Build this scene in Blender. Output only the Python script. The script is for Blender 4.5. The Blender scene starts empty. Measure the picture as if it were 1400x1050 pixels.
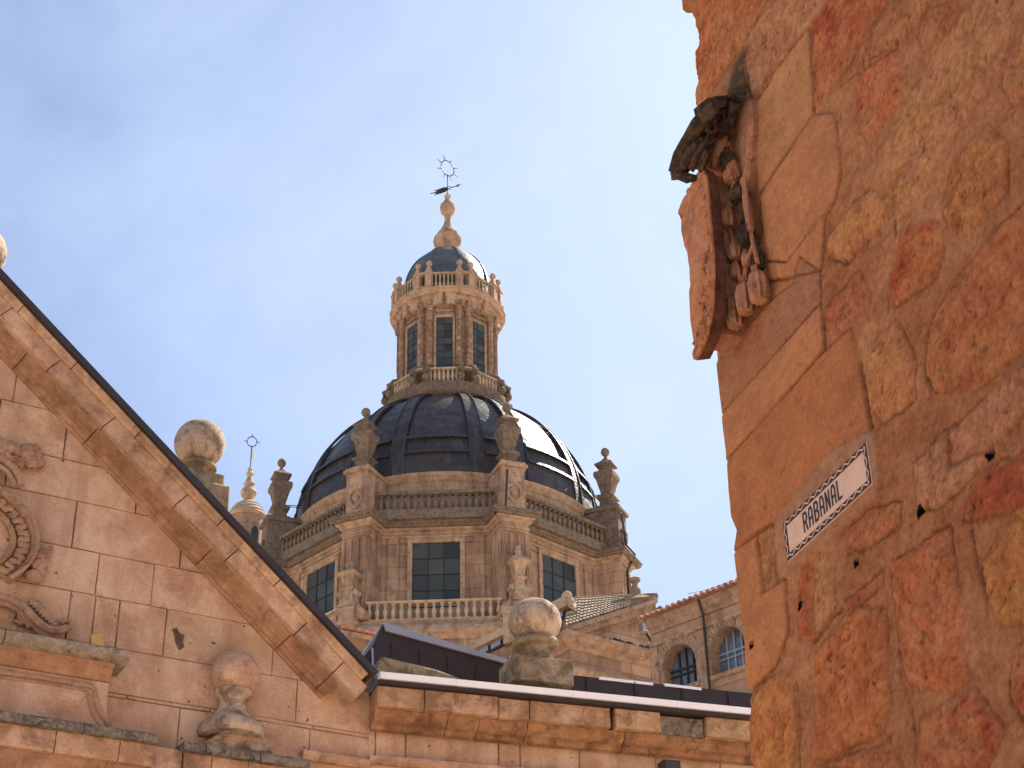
import bpy, math, random
import numpy as np
from mathutils import Vector, Matrix
rad = math.radians
random.seed(7)
S = bpy.context.scene
C = S.collection
# ------------------------------------------------------------------ camera, sky, sun, exposure
PITCH, FPX, EYE = rad(31), 2280.0, 1.6
CS, SN = math.cos(PITCH), math.sin(PITCH)
cd = bpy.data.cameras.new('camera'); cam = bpy.data.objects.new('camera', cd); C.objects.link(cam)
ROLL = rad(1.33)
cam.location = (0, 0, EYE); cam.rotation_euler = (Matrix.Rotation(rad(90) + PITCH, 3, 'X') @ Matrix.Rotation(-ROLL, 3, 'Z')).to_euler()
def ray(px, py):
    dx, dy = px - 700, py - 525; x = dx * math.cos(ROLL) - dy * math.sin(ROLL); y = dx * math.sin(ROLL) + dy * math.cos(ROLL)
    return Vector((x, FPX * CS + y * SN, FPX * SN - y * CS))
cd.sensor_width = 36; cd.lens = 36 * FPX / 1400; cd.clip_start = .1; cd.clip_end = 3000
S.camera = cam
SUN_AZ, SUN_EL = rad(38), rad(47)          # azimuth to the right of straight ahead
SKY_STRENGTH, SUN_STRENGTH = .060, 5.2
S.view_settings.view_transform = 'Standard'; S.view_settings.look = 'None'
S.view_settings.gamma = 1; S.view_settings.exposure = 1.15
sd = bpy.data.lights.new('sun', 'SUN'); sun = bpy.data.objects.new('sun', sd); C.objects.link(sun)
sd.energy = SUN_STRENGTH; sd.angle = rad(.5); sd.color = (1, .93, .82)
sv = Vector((math.sin(SUN_AZ) * math.cos(SUN_EL), math.cos(SUN_AZ) * math.cos(SUN_EL), math.sin(SUN_EL)))
sun.rotation_euler = sv.to_track_quat('Z', 'Y').to_euler()
W_ = bpy.data.worlds.new('World'); S.world = W_; W_.use_nodes = True
nt = W_.node_tree; nt.nodes.clear()
def N(t, kind, **kw):
    n = t.nodes.new(kind)
    for k, v in kw.items(): setattr(n, k, v)
    return n
wo = N(nt, 'ShaderNodeOutputWorld'); bg = N(nt, 'ShaderNodeBackground'); bg.inputs[1].default_value = SKY_STRENGTH
sky = N(nt, 'ShaderNodeTexSky', sky_type='NISHITA'); sky.sun_disc = False
sky.sun_elevation = SUN_EL; sky.sun_rotation = SUN_AZ; sky.dust_density = 1.2; sky.ozone_density = 1.6; sky.air_density = 1.0
tc = N(nt, 'ShaderNodeTexCoord'); mp = N(nt, 'ShaderNodeMapping'); mp.inputs['Scale'].default_value = (1.6, 1.3, 1.9)
mp.inputs['Rotation'].default_value = (.3, .5, .6)
n1 = N(nt, 'ShaderNodeTexNoise'); n1.inputs['Scale'].default_value = 2.3; n1.inputs['Detail'].default_value = 10; n1.inputs['Roughness'].default_value = .55
n1.inputs['Distortion'].default_value = .25
rp = N(nt, 'ShaderNodeMapRange'); rp.inputs[1].default_value = .36; rp.inputs[2].default_value = .68; rp.inputs[3].default_value = .26; rp.inputs[4].default_value = .62
mx = N(nt, 'ShaderNodeMix', data_type='RGBA')
mx.inputs[7].default_value = (6.0, 7.1, 9.3, 1)
nt.links.new(tc.outputs['Generated'], mp.inputs[0]); nt.links.new(mp.outputs[0], n1.inputs[0]); nt.links.new(n1.outputs[0], rp.inputs[0])
cb = ray(1000, 260).normalized(); dt = N(nt, 'ShaderNodeVectorMath', operation='DOT_PRODUCT'); dt.inputs[1].default_value = cb; nt.links.new(tc.outputs['Generated'], dt.inputs[0])
r9 = N(nt, 'ShaderNodeMapRange'); r9.inputs[1].default_value = .93; r9.inputs[2].default_value = 1.0; r9.inputs[3].default_value = -.10; r9.inputs[4].default_value = .30; nt.links.new(dt.outputs['Value'], r9.inputs[0])
ad = N(nt, 'ShaderNodeMath', operation='ADD'); ad.use_clamp = True; nt.links.new(rp.outputs[0], ad.inputs[0]); nt.links.new(r9.outputs[0], ad.inputs[1]); nt.links.new(ad.outputs[0], mx.inputs[0]); tint = N(nt, 'ShaderNodeMix', data_type='RGBA', blend_type='MULTIPLY'); tint.inputs[0].default_value = 1; tint.inputs[7].default_value = (.88, .98, 1.14, 1); nt.links.new(sky.outputs[0], tint.inputs[6]); nt.links.new(tint.outputs[2], mx.inputs[6]); nt.links.new(mx.outputs[2], bg.inputs[0]); nt.links.new(bg.outputs[0], wo.inputs[0])

# ------------------------------------------------------------------ helpers
def lin(c):
    c = c / 255
    return c / 12.92 if c <= .04045 else ((c + .055) / 1.055) ** 2.4
def col(r, g, b, k=1.0): return tuple(min(.9, lin(v) * k) for v in (r, g, b)) + (1,)
class Plane:
    """a vertical plane of a building: through the sight line of a pixel at ground distance Y, u runs at `ang` to x, w outwards"""
    def __init__(s, px, py, Y, ang):
        r = ray(px, py); t = Y / r.y; a = rad(ang)
        s.ang = a; s.o = Vector((r.x * t, Y, 0)); s.e = Vector((math.cos(a), math.sin(a), 0)); s.n = Vector((s.e.y, -s.e.x, 0))
    def P(s, u, w, z): return s.o + s.e * u + s.n * w + Vector((0, 0, z))
    def uz(s, px, py, w=0):
        r = ray(px, py); o = s.o + s.n * w
        t = s.n.dot(o) / s.n.dot(r); p = r * t - o
        return p.dot(s.e), p.z + EYE
    def hit(s, px, py, w=0):
        u, z = s.uz(px, py, w); return s.P(u, w, z)
class MB:
    def __init__(s): s.v = []; s.f = []
    def add(s, vs, fs):
        b = len(s.v); s.v += [Vector(p) for p in vs]; s.f += [[b + i for i in f] for f in fs]; return s
    def prism(s, front, back, inset=0):
        """two matching outlines"""
        n = len(front)
        if inset:
            c = sum(front, Vector()) / n; m = [p + (c - p).normalized() * min(inset * 1.4, (c - p).length * .5) for p in front]
            d = (back[0] - front[0]).normalized() * inset; mid = [p + d for p in front]
            s.add(m + mid + list(back), [list(range(n))] + [[i, i + n, (i + 1) % n + n, (i + 1) % n] for i in range(n)] + [[i + n, i + 2 * n, (i + 1) % n + 2 * n, (i + 1) % n + n] for i in range(n)] + [list(range(3 * n - 1, 2 * n - 1, -1))])
        else:
            s.add(list(front) + list(back), [list(range(n)), list(range(2 * n - 1, n - 1, -1))] + [[i, i + n, (i + 1) % n + n, (i + 1) % n] for i in range(n)])
        return s
    def box(s, fr, a0, a1, b0, b1, c0, c1, bev=0):
        """fr(a,b,c) -> world; b is the outward axis"""
        q = lambda b: [fr(a0, b, c0), fr(a1, b, c0), fr(a1, b, c1), fr(a0, b, c1)]
        return s.prism(q(b1), q(b0), bev)
    def tube(s, pts, r, seg=6, cap=True):
        pts = [Vector(p) for p in pts]; n = len(pts); rr = r if isinstance(r, (list, tuple)) else [r] * n
        vs = []; up = Vector((.13, .07, 1)).normalized()
        for i, p in enumerate(pts):
            d = (pts[min(i + 1, n - 1)] - pts[max(i - 1, 0)]).normalized()
            a = d.cross(up);
            if a.length < .1: a = d.cross(Vector((1, .2, 0)))
            a.normalize(); b = d.cross(a)
            vs += [p + (a * math.cos(2 * math.pi * k / seg) + b * math.sin(2 * math.pi * k / seg)) * rr[i] for k in range(seg)]
        fs = [[i * seg + k, i * seg + (k + 1) % seg, (i + 1) * seg + (k + 1) % seg, (i + 1) * seg + k] for i in range(n - 1) for k in range(seg)]
        if cap: fs += [list(range(seg - 1, -1, -1)), list(range((n - 1) * seg, n * seg))]
        return s.add(vs, fs)
    def lathe(s, prof, fr, seg=16, ph=0, sx=1, sy=1):
        """prof [(r,z)], fr(x,y,z) -> world"""
        n = len(prof)
        vs = [fr(sx * r * math.cos(2 * math.pi * k / seg + ph), sy * r * math.sin(2 * math.pi * k / seg + ph), z) for r, z in prof for k in range(seg)]
        fs = [[i * seg + k, i * seg + (k + 1) % seg, (i + 1) * seg + (k + 1) % seg, (i + 1) * seg + k] for i in range(n - 1) for k in range(seg)]
        fs += [list(range(seg - 1, -1, -1)), list(range((n - 1) * seg, n * seg))]
        return s.add(vs, fs)
    def ball(s, c, r, seg=12, sc=(1, 1, 1), nz=0):
        prof = [(math.sin(math.pi * i / seg), -math.cos(math.pi * i / seg)) for i in range(seg + 1)]; prof[0] = (.01, -1); prof[-1] = (.01, 1)
        rng = random.Random(int(c[0] * 1000 + c[2] * 77))
        b = len(s.v)
        s.lathe(prof, lambda x, y, z: Vector((c[0] + x * r * sc[0], c[1] + y * r * sc[1], c[2] + z * r * sc[2])), seg + 4)
        if nz:
            for i in range(b, len(s.v)): s.v[i] = s.v[i] + Vector((rng.uniform(-1, 1), rng.uniform(-1, 1), rng.uniform(-1, 1))) * r * nz
        return s
    def mesh(s, name, inv=None, smooth=False):
        me = bpy.data.meshes.new(name)
        vs = [inv @ v for v in s.v] if inv is not None else s.v
        me.from_pydata([tuple(v) for v in vs], [], s.f); me.update()
        return finish(me, smooth)
def finish(me, smooth=False, recalc=True):
    import bmesh
    if recalc:
        bm = bmesh.new(); bm.from_mesh(me); bmesh.ops.recalc_face_normals(bm, faces=bm.faces[:]); bm.to_mesh(me); bm.free()
    n = len(me.loops); co = np.empty(len(me.vertices) * 3, 'f'); me.vertices.foreach_get('co', co); co = co.reshape(-1, 3)
    vi = np.empty(n, 'i'); me.loops.foreach_get('vertex_index', vi)
    pn = np.empty(len(me.polygons) * 3, 'f'); me.polygons.foreach_get('normal', pn); pn = pn.reshape(-1, 3)
    lt = np.empty(len(me.polygons), 'i'); me.polygons.foreach_get('loop_total', lt)
    ln = np.repeat(pn, lt, axis=0); p = co[vi]
    hor = np.abs(ln[:, 2]) > .75
    t = np.stack([-ln[:, 1], ln[:, 0], np.zeros(n)], 1); L_ = np.linalg.norm(t, axis=1); L_[L_ == 0] = 1; t = t / L_[:, None]
    U = np.where(hor, p[:, 0], (p * t).sum(1)); V = np.where(hor, p[:, 1], p[:, 2])
    uv = me.uv_layers.new(name='UVMap'); uv.data.foreach_set('uv', np.stack([U, V], 1).astype('f').ravel())
    if smooth:
        me.polygons.foreach_set('use_smooth', [True] * len(me.polygons))
        try: me.set_sharp_from_angle(angle=rad(38))
        except Exception: pass
    return me
def root(name, label, cat, loc=(0, 0, 0), rz=0, group=None):
    o = bpy.data.objects.new(name, None); C.objects.link(o); o.location = loc; o.rotation_euler = (0, 0, rz); o.empty_display_size = .3
    o['label'] = label; o['category'] = cat
    if group: o['group'] = group
    o['_m'] = 0; del o['_m']
    ROOTM[o.name] = Matrix.Translation(loc) @ Matrix.Rotation(rz, 4, 'Z')
    return o
ROOTM = {}
def rm(o):
    while o.parent: o = o.parent
    return ROOTM.get(o.name, Matrix())
def part(name, mb, mat, parent=None, smooth=False, label=None, kind=None):
    me = mb.mesh(name, rm(parent).inverted() if parent else None, smooth); me.materials.append(mat)
    o = bpy.data.objects.new(name, me); C.objects.link(o)
    if parent: o.parent = parent
    if label: o['label'] = label
    if kind: o['kind'] = kind
    return o
def inst(name, me, parent, mw, label=None):
    """copy of a mesh at world matrix mw under parent (parents' local matrices are the thing's own)"""
    o = bpy.data.objects.new(name, me); C.objects.link(o); o.parent = parent; o.matrix_local = rm(parent).inverted() @ mw
    if label: o['label'] = label
    return o

# ------------------------------------------------------------------ materials
def newmat(name):
    m = bpy.data.materials.new(name); m.use_nodes = True; t = m.node_tree; b = t.nodes['Principled BSDF']; return m, t, b
def mixc(t, fac, a, b, blend='MIX'):
    m = N(t, 'ShaderNodeMix', data_type='RGBA', blend_type=blend)
    for i, v in ((0, fac), (6, a), (7, b)):
        if hasattr(v, 'node'): t.links.new(v, m.inputs[i])
        else: m.inputs[i].default_value = v
    return m.outputs[2]
def noise(t, vec, scale, detail=6, rough=.6, dist=0, lo=.35, hi=.65, stretch=None):
    if stretch:
        mpn = N(t, 'ShaderNodeMapping'); mpn.inputs['Scale'].default_value = stretch; t.links.new(vec, mpn.inputs[0]); vec = mpn.outputs[0]
    n = N(t, 'ShaderNodeTexNoise'); n.inputs['Scale'].default_value = scale; n.inputs['Detail'].default_value = detail
    n.inputs['Roughness'].default_value = rough; n.inputs['Distortion'].default_value = dist; t.links.new(vec, n.inputs[0])
    r = N(t, 'ShaderNodeMapRange'); r.inputs[1].default_value = lo; r.inputs[2].default_value = hi; t.links.new(n.outputs[0], r.inputs[0])
    return r.outputs[0]
def mul(t, a, b):
    m = N(t, 'ShaderNodeMath', operation='MULTIPLY')
    for i, v in enumerate((a, b)):
        if hasattr(v, 'node'): t.links.new(v, m.inputs[i])
        else: m.inputs[i].default_value = v
    return m.outputs[0]
def stone(name, c1, c2, c3, crust, scale=1, soot=.5, bump=.5, brick=None, island=0, rough=.9, streak=0, pits=0, bdist=.02, sootlo=.52, mort=None):
    m, t, b = newmat(name); tcn = N(t, 'ShaderNodeTexCoord'); V = tcn.outputs['Object']
    c = mixc(t, noise(t, V, .9 * scale, 5, .6, .4), c1, c2)
    c = mixc(t, mul(t, noise(t, V, 3.1 * scale, 7, .65, .2, .45, .7), .7), c, c3)
    bk = None
    if brick:
        bw, bh, ms = brick; bt = N(t, 'ShaderNodeTexBrick'); bt.offset = .43; bt.inputs['Scale'].default_value = 1
        bt.inputs['Brick Width'].default_value = bw; bt.inputs['Row Height'].default_value = bh; bt.inputs['Mortar Size'].default_value = ms
        bt.inputs['Mortar Smooth'].default_value = .3; bt.inputs['Color1'].default_value = (.62, .60, .60, 1); bt.inputs['Color2'].default_value = (1.12, 1.1, 1.05, 1); bt.inputs['Mortar'].default_value = (.5, .45, .42, 1)
        t.links.new(tcn.outputs['UV'], bt.inputs[0]); c = mixc(t, .8, c, bt.outputs[0], 'MULTIPLY'); bk = bt.outputs[1]
    if island:
        g = N(t, 'ShaderNodeNewGeometry'); r = N(t, 'ShaderNodeMapRange'); r.inputs[3].default_value = 1 - island; r.inputs[4].default_value = 1 + island * .7
        t.links.new(g.outputs['Random Per Island'], r.inputs[0]); h = N(t, 'ShaderNodeHueSaturation'); t.links.new(r.outputs[0], h.inputs['Value']); t.links.new(c, h.inputs['Color'])
        r2 = N(t, 'ShaderNodeMapRange'); r2.inputs[3].default_value = .494; r2.inputs[4].default_value = .505
        w2 = N(t, 'ShaderNodeMath', operation='FRACT'); t.links.new(mul(t, g.outputs['Random Per Island'], 7.13), w2.inputs[0]); t.links.new(w2.outputs[0], r2.inputs[0]); t.links.new(r2.outputs[0], h.inputs['Hue']); c = h.outputs[0]
    if streak: c = mixc(t, mul(t, noise(t, V, 1.0, 5, .6, .1, .5, .68, (2.2, 2.2, .35)), streak), c, crust)
    s1 = noise(t, V, 1.7 * scale, 8, .72, .5, sootlo, sootlo + .14); c = mixc(t, mul(t, s1, soot), c, crust)
    fine = noise(t, V, 38, 4, .7, 0, .3, .7); c = mixc(t, .28, c, mixc(t, fine, (.35, .35, .35, 1), (1.0, 1.0, 1.0, 1)), 'OVERLAY')
    hgt = N(t, 'ShaderNodeMath', operation='ADD'); t.links.new(noise(t, V, 9 * scale, 9, .7, .2, .2, .8), hgt.inputs[0]); t.links.new(mul(t, fine, .45), hgt.inputs[1]); H = hgt.outputs[0]
    if pits:
        v = N(t, 'ShaderNodeTexVoronoi'); v.inputs['Scale'].default_value = pits; v.inputs['Randomness'].default_value = 1
        dn = N(t, 'ShaderNodeTexNoise'); dn.inputs['Scale'].default_value = 9; t.links.new(V, dn.inputs[0])
        dv = N(t, 'ShaderNodeVectorMath', operation='MULTIPLY_ADD'); t.links.new(dn.outputs[1], dv.inputs[0]); dv.inputs[1].default_value = (.12, .12, .12); t.links.new(V, dv.inputs[2]); t.links.new(dv.outputs[0], v.inputs[0])
        r = N(t, 'ShaderNodeMapRange'); r.inputs[1].default_value = .055; r.inputs[2].default_value = .10; r.inputs[3].default_value = 1; r.inputs[4].default_value = 0; t.links.new(v.outputs[0], r.inputs[0])
        pf = mul(t, r.outputs[0], noise(t, V, .8, 2, .5, 0, .42, .5)); c = mixc(t, mul(t, pf, .75), c, (.06, .035, .022, 1))
        a = N(t, 'ShaderNodeMath', operation='SUBTRACT'); t.links.new(H, a.inputs[0]); t.links.new(pf, a.inputs[1]); H = a.outputs[0]
    if bk is not None:
        a = N(t, 'ShaderNodeMath', operation='SUBTRACT'); t.links.new(H, a.inputs[0]); t.links.new(bk, a.inputs[1]); H = a.outputs[0]
    bp = N(t, 'ShaderNodeBump'); bp.inputs['Strength'].default_value = bump; bp.inputs['Distance'].default_value = bdist; t.links.new(H, bp.inputs['Height'])
    t.links.new(bp.outputs[0], b.inputs['Normal']); t.links.new(c, b.inputs['Base Color']); b.inputs['Roughness'].default_value = rough; b.inputs['Specular IOR Level'].default_value = .15
    return m
def plain(name, c, rough=.6, metal=0, var=.25, scale=8, bump=.1, spec=.5, c2=None):
    m, t, b = newmat(name); tcn = N(t, 'ShaderNodeTexCoord')
    d = c2 or tuple(v * (1 - var) for v in c[:3]) + (1,)
    f = noise(t, tcn.outputs['Object'], scale, 7, .65, .3, .35, .65); t.links.new(mixc(t, f, c, d), b.inputs['Base Color'])
    b.inputs['Roughness'].default_value = rough; b.inputs['Metallic'].default_value = metal; b.inputs['Specular IOR Level'].default_value = spec
    bp = N(t, 'ShaderNodeBump'); bp.inputs['Strength'].default_value = bump; bp.inputs['Distance'].default_value = .02; t.links.new(f, bp.inputs['Height']); t.links.new(bp.outputs[0], b.inputs['Normal'])
    return m
KL, KD, KW = 1.06, 1.34, 1.18
CR = col(70, 58, 48, .8)
M = {}
M['ashlar'] = stone('warm_ashlar', col(190, 160, 132, KL), col(168, 134, 106, KL), col(204, 176, 148, KL), col(138, 102, 74, KL), 1.1, .55, .5, None, .10, pits=4.6, streak=.5)
M['mortar'] = stone('mortar', col(84, 56, 42, KL), col(176, 136, 106, KL), col(96, 66, 50, KL), CR, 2.6, .3)
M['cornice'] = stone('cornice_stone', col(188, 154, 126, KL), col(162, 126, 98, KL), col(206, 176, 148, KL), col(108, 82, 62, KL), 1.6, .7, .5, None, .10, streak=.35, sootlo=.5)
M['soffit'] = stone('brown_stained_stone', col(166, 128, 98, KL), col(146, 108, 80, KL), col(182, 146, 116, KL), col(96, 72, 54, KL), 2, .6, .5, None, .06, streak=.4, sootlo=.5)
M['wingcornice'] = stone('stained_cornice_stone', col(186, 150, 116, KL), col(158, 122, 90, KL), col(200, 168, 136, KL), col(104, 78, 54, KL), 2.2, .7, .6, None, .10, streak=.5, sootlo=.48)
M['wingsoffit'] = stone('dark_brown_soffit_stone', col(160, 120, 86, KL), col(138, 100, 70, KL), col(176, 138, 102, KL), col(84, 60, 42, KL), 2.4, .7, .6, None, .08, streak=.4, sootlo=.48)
M['carved'] = stone('carved_stone', col(180, 146, 116, KL), col(156, 120, 94, KL), col(196, 164, 134, KL), col(92, 68, 52, KL), 4, .65, .9)
M['crust'] = stone('black_crust_stone', col(136, 124, 106, KL), col(104, 94, 82, KL), col(180, 164, 142, KL), col(46, 43, 40, KL), 5, .8, .9, sootlo=.5)
M['paleledge'] = stone('grey_ledge_stone', col(168, 150, 126, KL), col(140, 122, 102, KL), col(190, 172, 148, KL), col(76, 66, 56, KL), 5, .7, .9, sootlo=.52)
M['ballstone'] = stone('lichen_stone', col(196, 170, 142, KL), col(160, 136, 112, KL), col(205, 184, 160, KL), col(80, 66, 56, KL), 3, .7, .8, sootlo=.46)
M['greystone'] = stone('grey_tan_stone', col(158, 140, 110, KL), col(128, 112, 88, KL), col(176, 158, 130, KL), col(58, 50, 42, KL), 2.5, .6, .8, sootlo=.46)
M['drum'] = stone('drum_stone', col(178, 148, 122, KD), col(146, 116, 94, KD), col(172, 146, 122, KD), col(92, 72, 60, KD), .6, .7, .8, (1.15, .52, .014), streak=.65, bdist=.05, sootlo=.56)
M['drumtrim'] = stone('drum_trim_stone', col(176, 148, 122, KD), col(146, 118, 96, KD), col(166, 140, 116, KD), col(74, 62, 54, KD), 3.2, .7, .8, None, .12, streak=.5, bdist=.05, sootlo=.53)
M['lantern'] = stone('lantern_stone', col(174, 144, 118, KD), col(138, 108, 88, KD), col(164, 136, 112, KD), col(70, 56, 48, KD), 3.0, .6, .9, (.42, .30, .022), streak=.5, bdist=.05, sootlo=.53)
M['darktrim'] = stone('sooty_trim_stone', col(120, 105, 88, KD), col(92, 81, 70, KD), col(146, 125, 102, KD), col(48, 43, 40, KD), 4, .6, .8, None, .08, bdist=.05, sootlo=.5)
M['baluster'] = stone('baluster_stone', col(172, 150, 122, KD), col(142, 122, 100, KD), col(160, 138, 112, KD), col(84, 70, 58, KD), 2, .5, .6, bdist=.03)
M['dome'] = None
M['glass'] = plain('dark_glass', col(66, 70, 66), .38, 0, .35, 1.2, .25, .28)
_t = M['glass'].node_tree; _b = _t.nodes['Principled BSDF']; _g = N(_t, 'ShaderNodeNewGeometry'); _h = N(_t, 'ShaderNodeHueSaturation'); _r = N(_t, 'ShaderNodeMapRange'); _r.inputs[3].default_value = .7; _r.inputs[4].default_value = 1.5
_l = _b.inputs['Base Color'].links[0].from_socket; _t.links.new(_g.outputs['Random Per Island'], _r.inputs[0]); _t.links.new(_r.outputs[0], _h.inputs['Value']); _t.links.new(_l, _h.inputs['Color']); _t.links.new(_h.outputs[0], _b.inputs['Base Color'])
M['skypane'] = plain('arch_glass', col(96, 108, 124), .2, 0, .4, .9, .2, .7, col(60, 66, 74))  # bluish grey puts the reflected sky into the arch pane colour
M['muntin'] = plain('window_bars', col(40, 42, 42), .6)
M['void'] = plain('dark_interior', col(34, 30, 28), .9)
M['iron'] = plain('wrought_iron', col(70, 78, 92), .6, .3)
M['blackmetal'] = plain('dark_sheet_metal', col(64, 50, 44, .8), .5, .15, .3, 3, .05)
M['flash'] = plain('zinc_flashing', col(165, 168, 172), .42, .4, .12, 5, .05)
M['white_flash'] = plain('white_flashing', col(252, 252, 252, 1.0), .35, .0, .06, 5, .03)
M['tile'] = stone('clay_tiles', col(190, 135, 110), col(160, 105, 82), col(214, 176, 150), col(80, 60, 50), 4, .5, .5, None, .25)
M['greytile'] = stone('weathered_tiles', col(150, 132, 112), col(120, 104, 88), col(180, 160, 136), col(70, 60, 52), 4, .6, .5, None, .25)
M['cable'] = plain('black_cable', col(45, 42, 42), .7)
def dome_mat(name, c, c2, rough):
    m, t, b = newmat(name); tcn = N(t, 'ShaderNodeTexCoord'); V = tcn.outputs['Object']
    f = noise(t, V, .7, 8, .7, .5, .35, .65, (1, 1, 2.5)); st = noise(t, V, 1.3, 6, .7, .2, .5, .7, (3, 3, .4))
    cc = mixc(t, f, c, c2); cc = mixc(t, mul(t, st, .35), cc, col(110, 108, 112)); t.links.new(cc, b.inputs['Base Color'])
    r = N(t, 'ShaderNodeMapRange'); r.inputs[3].default_value = rough - .08; r.inputs[4].default_value = rough + .14; t.links.new(f, r.inputs[0]); t.links.new(r.outputs[0], b.inputs['Roughness'])
    b.inputs['Metallic'].default_value = 0; b.inputs['Specular IOR Level'].default_value = .42
    # lead sheets: fine horizontal lap joints and dents
    sx = N(t, 'ShaderNodeSeparateXYZ'); t.links.new(V, sx.inputs[0]); w = N(t, 'ShaderNodeMath', operation='FRACT'); t.links.new(mul(t, sx.outputs[2], 2.3), w.inputs[0])
    h = N(t, 'ShaderNodeMath', operation='ADD'); t.links.new(mul(t, w.outputs[0], .35), h.inputs[0]); t.links.new(noise(t, V, 2.4, 7, .65, .6, .2, .8), h.inputs[1])
    bp = N(t, 'ShaderNodeBump'); bp.inputs['Strength'].default_value = .45; bp.inputs['Distance'].default_value = .07; t.links.new(h.outputs[0], bp.inputs['Height']); t.links.new(bp.outputs[0], b.inputs['Normal'])
    return m
M['dome'] = dome_mat('dark_lead', col(62, 56, 54), col(38, 34, 33), .42)
M['slate'] = dome_mat('grey_lead', col(84, 90, 88), col(64, 70, 70), .46)

# ------------------------------------------------------------------ planes of the place
L = Plane(505, 930, 18, 29.9)      # facade with the pediment
R = Plane(505, 930, 18, 18.7)      # lower wing to its right
W = Plane(975, 525, 7, -71.5)      # rough wall close by on the right
A = Plane(945, 860, 42, -44.1)     # arcaded wing
# ground
gm = stone('pale_granite_paving', col(204, 188, 170), col(190, 172, 154), col(212, 200, 184), col(140, 124, 110), .3, .4, .3, (.8, .5, .01))
g = MB().add([(-900, -900, 0), (900, -900, 0), (900, 900, 0), (-900, 900, 0)], [[0, 1, 2, 3]])
go = part('ground', g, gm, kind='structure'); 

# ------------------------------------------------------------------ facade with pediment
fac = root('pediment_facade', 'warm sandstone facade with a steep triangular pediment, carved medallion and dark metal coping', 'building', L.o, L.ang)
AX = L.uz(-27, 345, .1)[0]
def clip(poly, a, b, c):      # keep a*u+b*z<=c
    out = []
    for i in range(len(poly)):
        p, q = poly[i], poly[(i + 1) % len(poly)]; dp = a * p[0] + b * p[1] - c; dq = a * q[0] + b * q[1] - c
        if dp <= 0: out.append(p)
        if dp * dq < 0: k = dp / (dp - dq); out.append((p[0] + (q[0] - p[0]) * k, p[1] + (q[1] - p[1]) * k))
    return out
def blocks(mb, pl, courses, joints, clips, rng, w=0, gap=.007, th=.12):
    """courses: list of z levels; joints: list of lists of u"""
    for (z0, z1), us in zip(zip(courses[:-1], courses[1:]), joints):
        for a, b in zip(us[:-1], us[1:]):
            g2 = gap * rng.uniform(.3, 1.1); J = lambda: rng.uniform(-.35, .9) * gap * .9
            q = [(a + g2 + J(), z0 + g2 * .7 + J()), ((a + b) / 2, z0 + g2 * .5 + J()), (b - g2 - J(), z0 + g2 * .7 + J()), (b - g2 - J(), (z0 + z1) / 2), (b - g2 - J(), z1 - g2 * .7 - J()), ((a + b) / 2, z1 - g2 * .5 - J()), (a + g2 + J(), z1 - g2 * .7 - J())]
            for c_ in clips: q = clip(q, *c_) if len(q) > 2 else q
            if len(q) < 3: continue
            o = w + rng.uniform(-.006, .006)
            mb.prism([pl.P(u, o, z) for u, z in q], [pl.P(u, o - th, z) for u, z in q], .007)
def zz(px, py, w=0): return L.uz(px, py, w)[1]
def uu(px, py, w=0): return L.uz(px, py, w)[0]
SLO = L.uz(0, 370, .45), L.uz(510, 915, .45)
zc = [0.0] + [.62 * i for i in range(1, 11)] + [6.78, zz(407, 988), zz(243, 967), zz(245, 901), zz(127, 813), zz(116, 752), zz(116, 687), zz(96, 629)]
zc = sorted(zc)
while zc[-1] < 13: zc.append(zc[-1] + .56)
i0 = zc.index(zz(243, 967))
trace = {i0 - 1: [(346, 990), (424, 1000), (511, 1000)], i0: [(291, 930), (346, 930), (430, 960)], i0 + 1: [(144, 850), (323, 868)], i0 + 2: [(101, 780), (135, 785), (168, 790), (232, 800)], i0 + 3: [(141, 720), (215, 740)], i0 + 4: [(110, 655)], i0 + 5: [(20, 580)]}
js = []; rng = random.Random(3)
UL, UR = -13.0, 0.05
for i in range(len(zc) - 1):
    us = sorted(uu(*p) for p in trace.get(i, []))
    lo = us[0] if us else rng.uniform(-.9, -.3) - (0 if i < i0 else 4)
    hi = us[-1] if us else lo
    us = us or [lo]
    while us[0] > UL: us.insert(0, us[0] - rng.uniform(.75, 1.5))
    while us[-1] < UR: us.append(us[-1] + rng.uniform(.75, 1.5))
    us = [UL] + [u for u in us if UL + .1 < u < UR - .08] + [UR]; js.append(us)
_a, _b = L.uz(0, 491), L.uz(420, 952); SL = (_a[1] - _b[1]) / (_b[0] - _a[0]); UB, ZB = _b; z0r = ZB + .30   # wall follows the rake, tucked under the cornice
rake = [(SL, 1, z0r + SL * UB), (-SL, 1, z0r + SL * UB - 2 * SL * AX)]
mb = MB(); rng = random.Random(5)
lowclips = [(0, 1, 12.6)]
def rake_clips(z0): return rake
for i in range(len(zc) - 1):
    if zc[i + 1] < ZB + .25: blocks(mb, L, zc[i:i + 2], [js[i]], [], rng)
    else: blocks(mb, L, zc[i:i + 2], [js[i]], rake + [(1, 0, .05)], rng)
wall = part('wall', mb, M['ashlar'], fac)
mb = MB()
pts = [(UL, 0), (UR, 0), (UR, 8.3), (UB, 8.3), (AX, z0r + SL * (UB - AX)), (2 * AX - UB, 8.3), (UL, 8.3)]
mb.prism([L.P(u, -.016, z) for u, z in pts], [L.P(u, -.8, z) for u, z in pts]); part('wall_core', mb, M['mortar'], fac)
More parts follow.
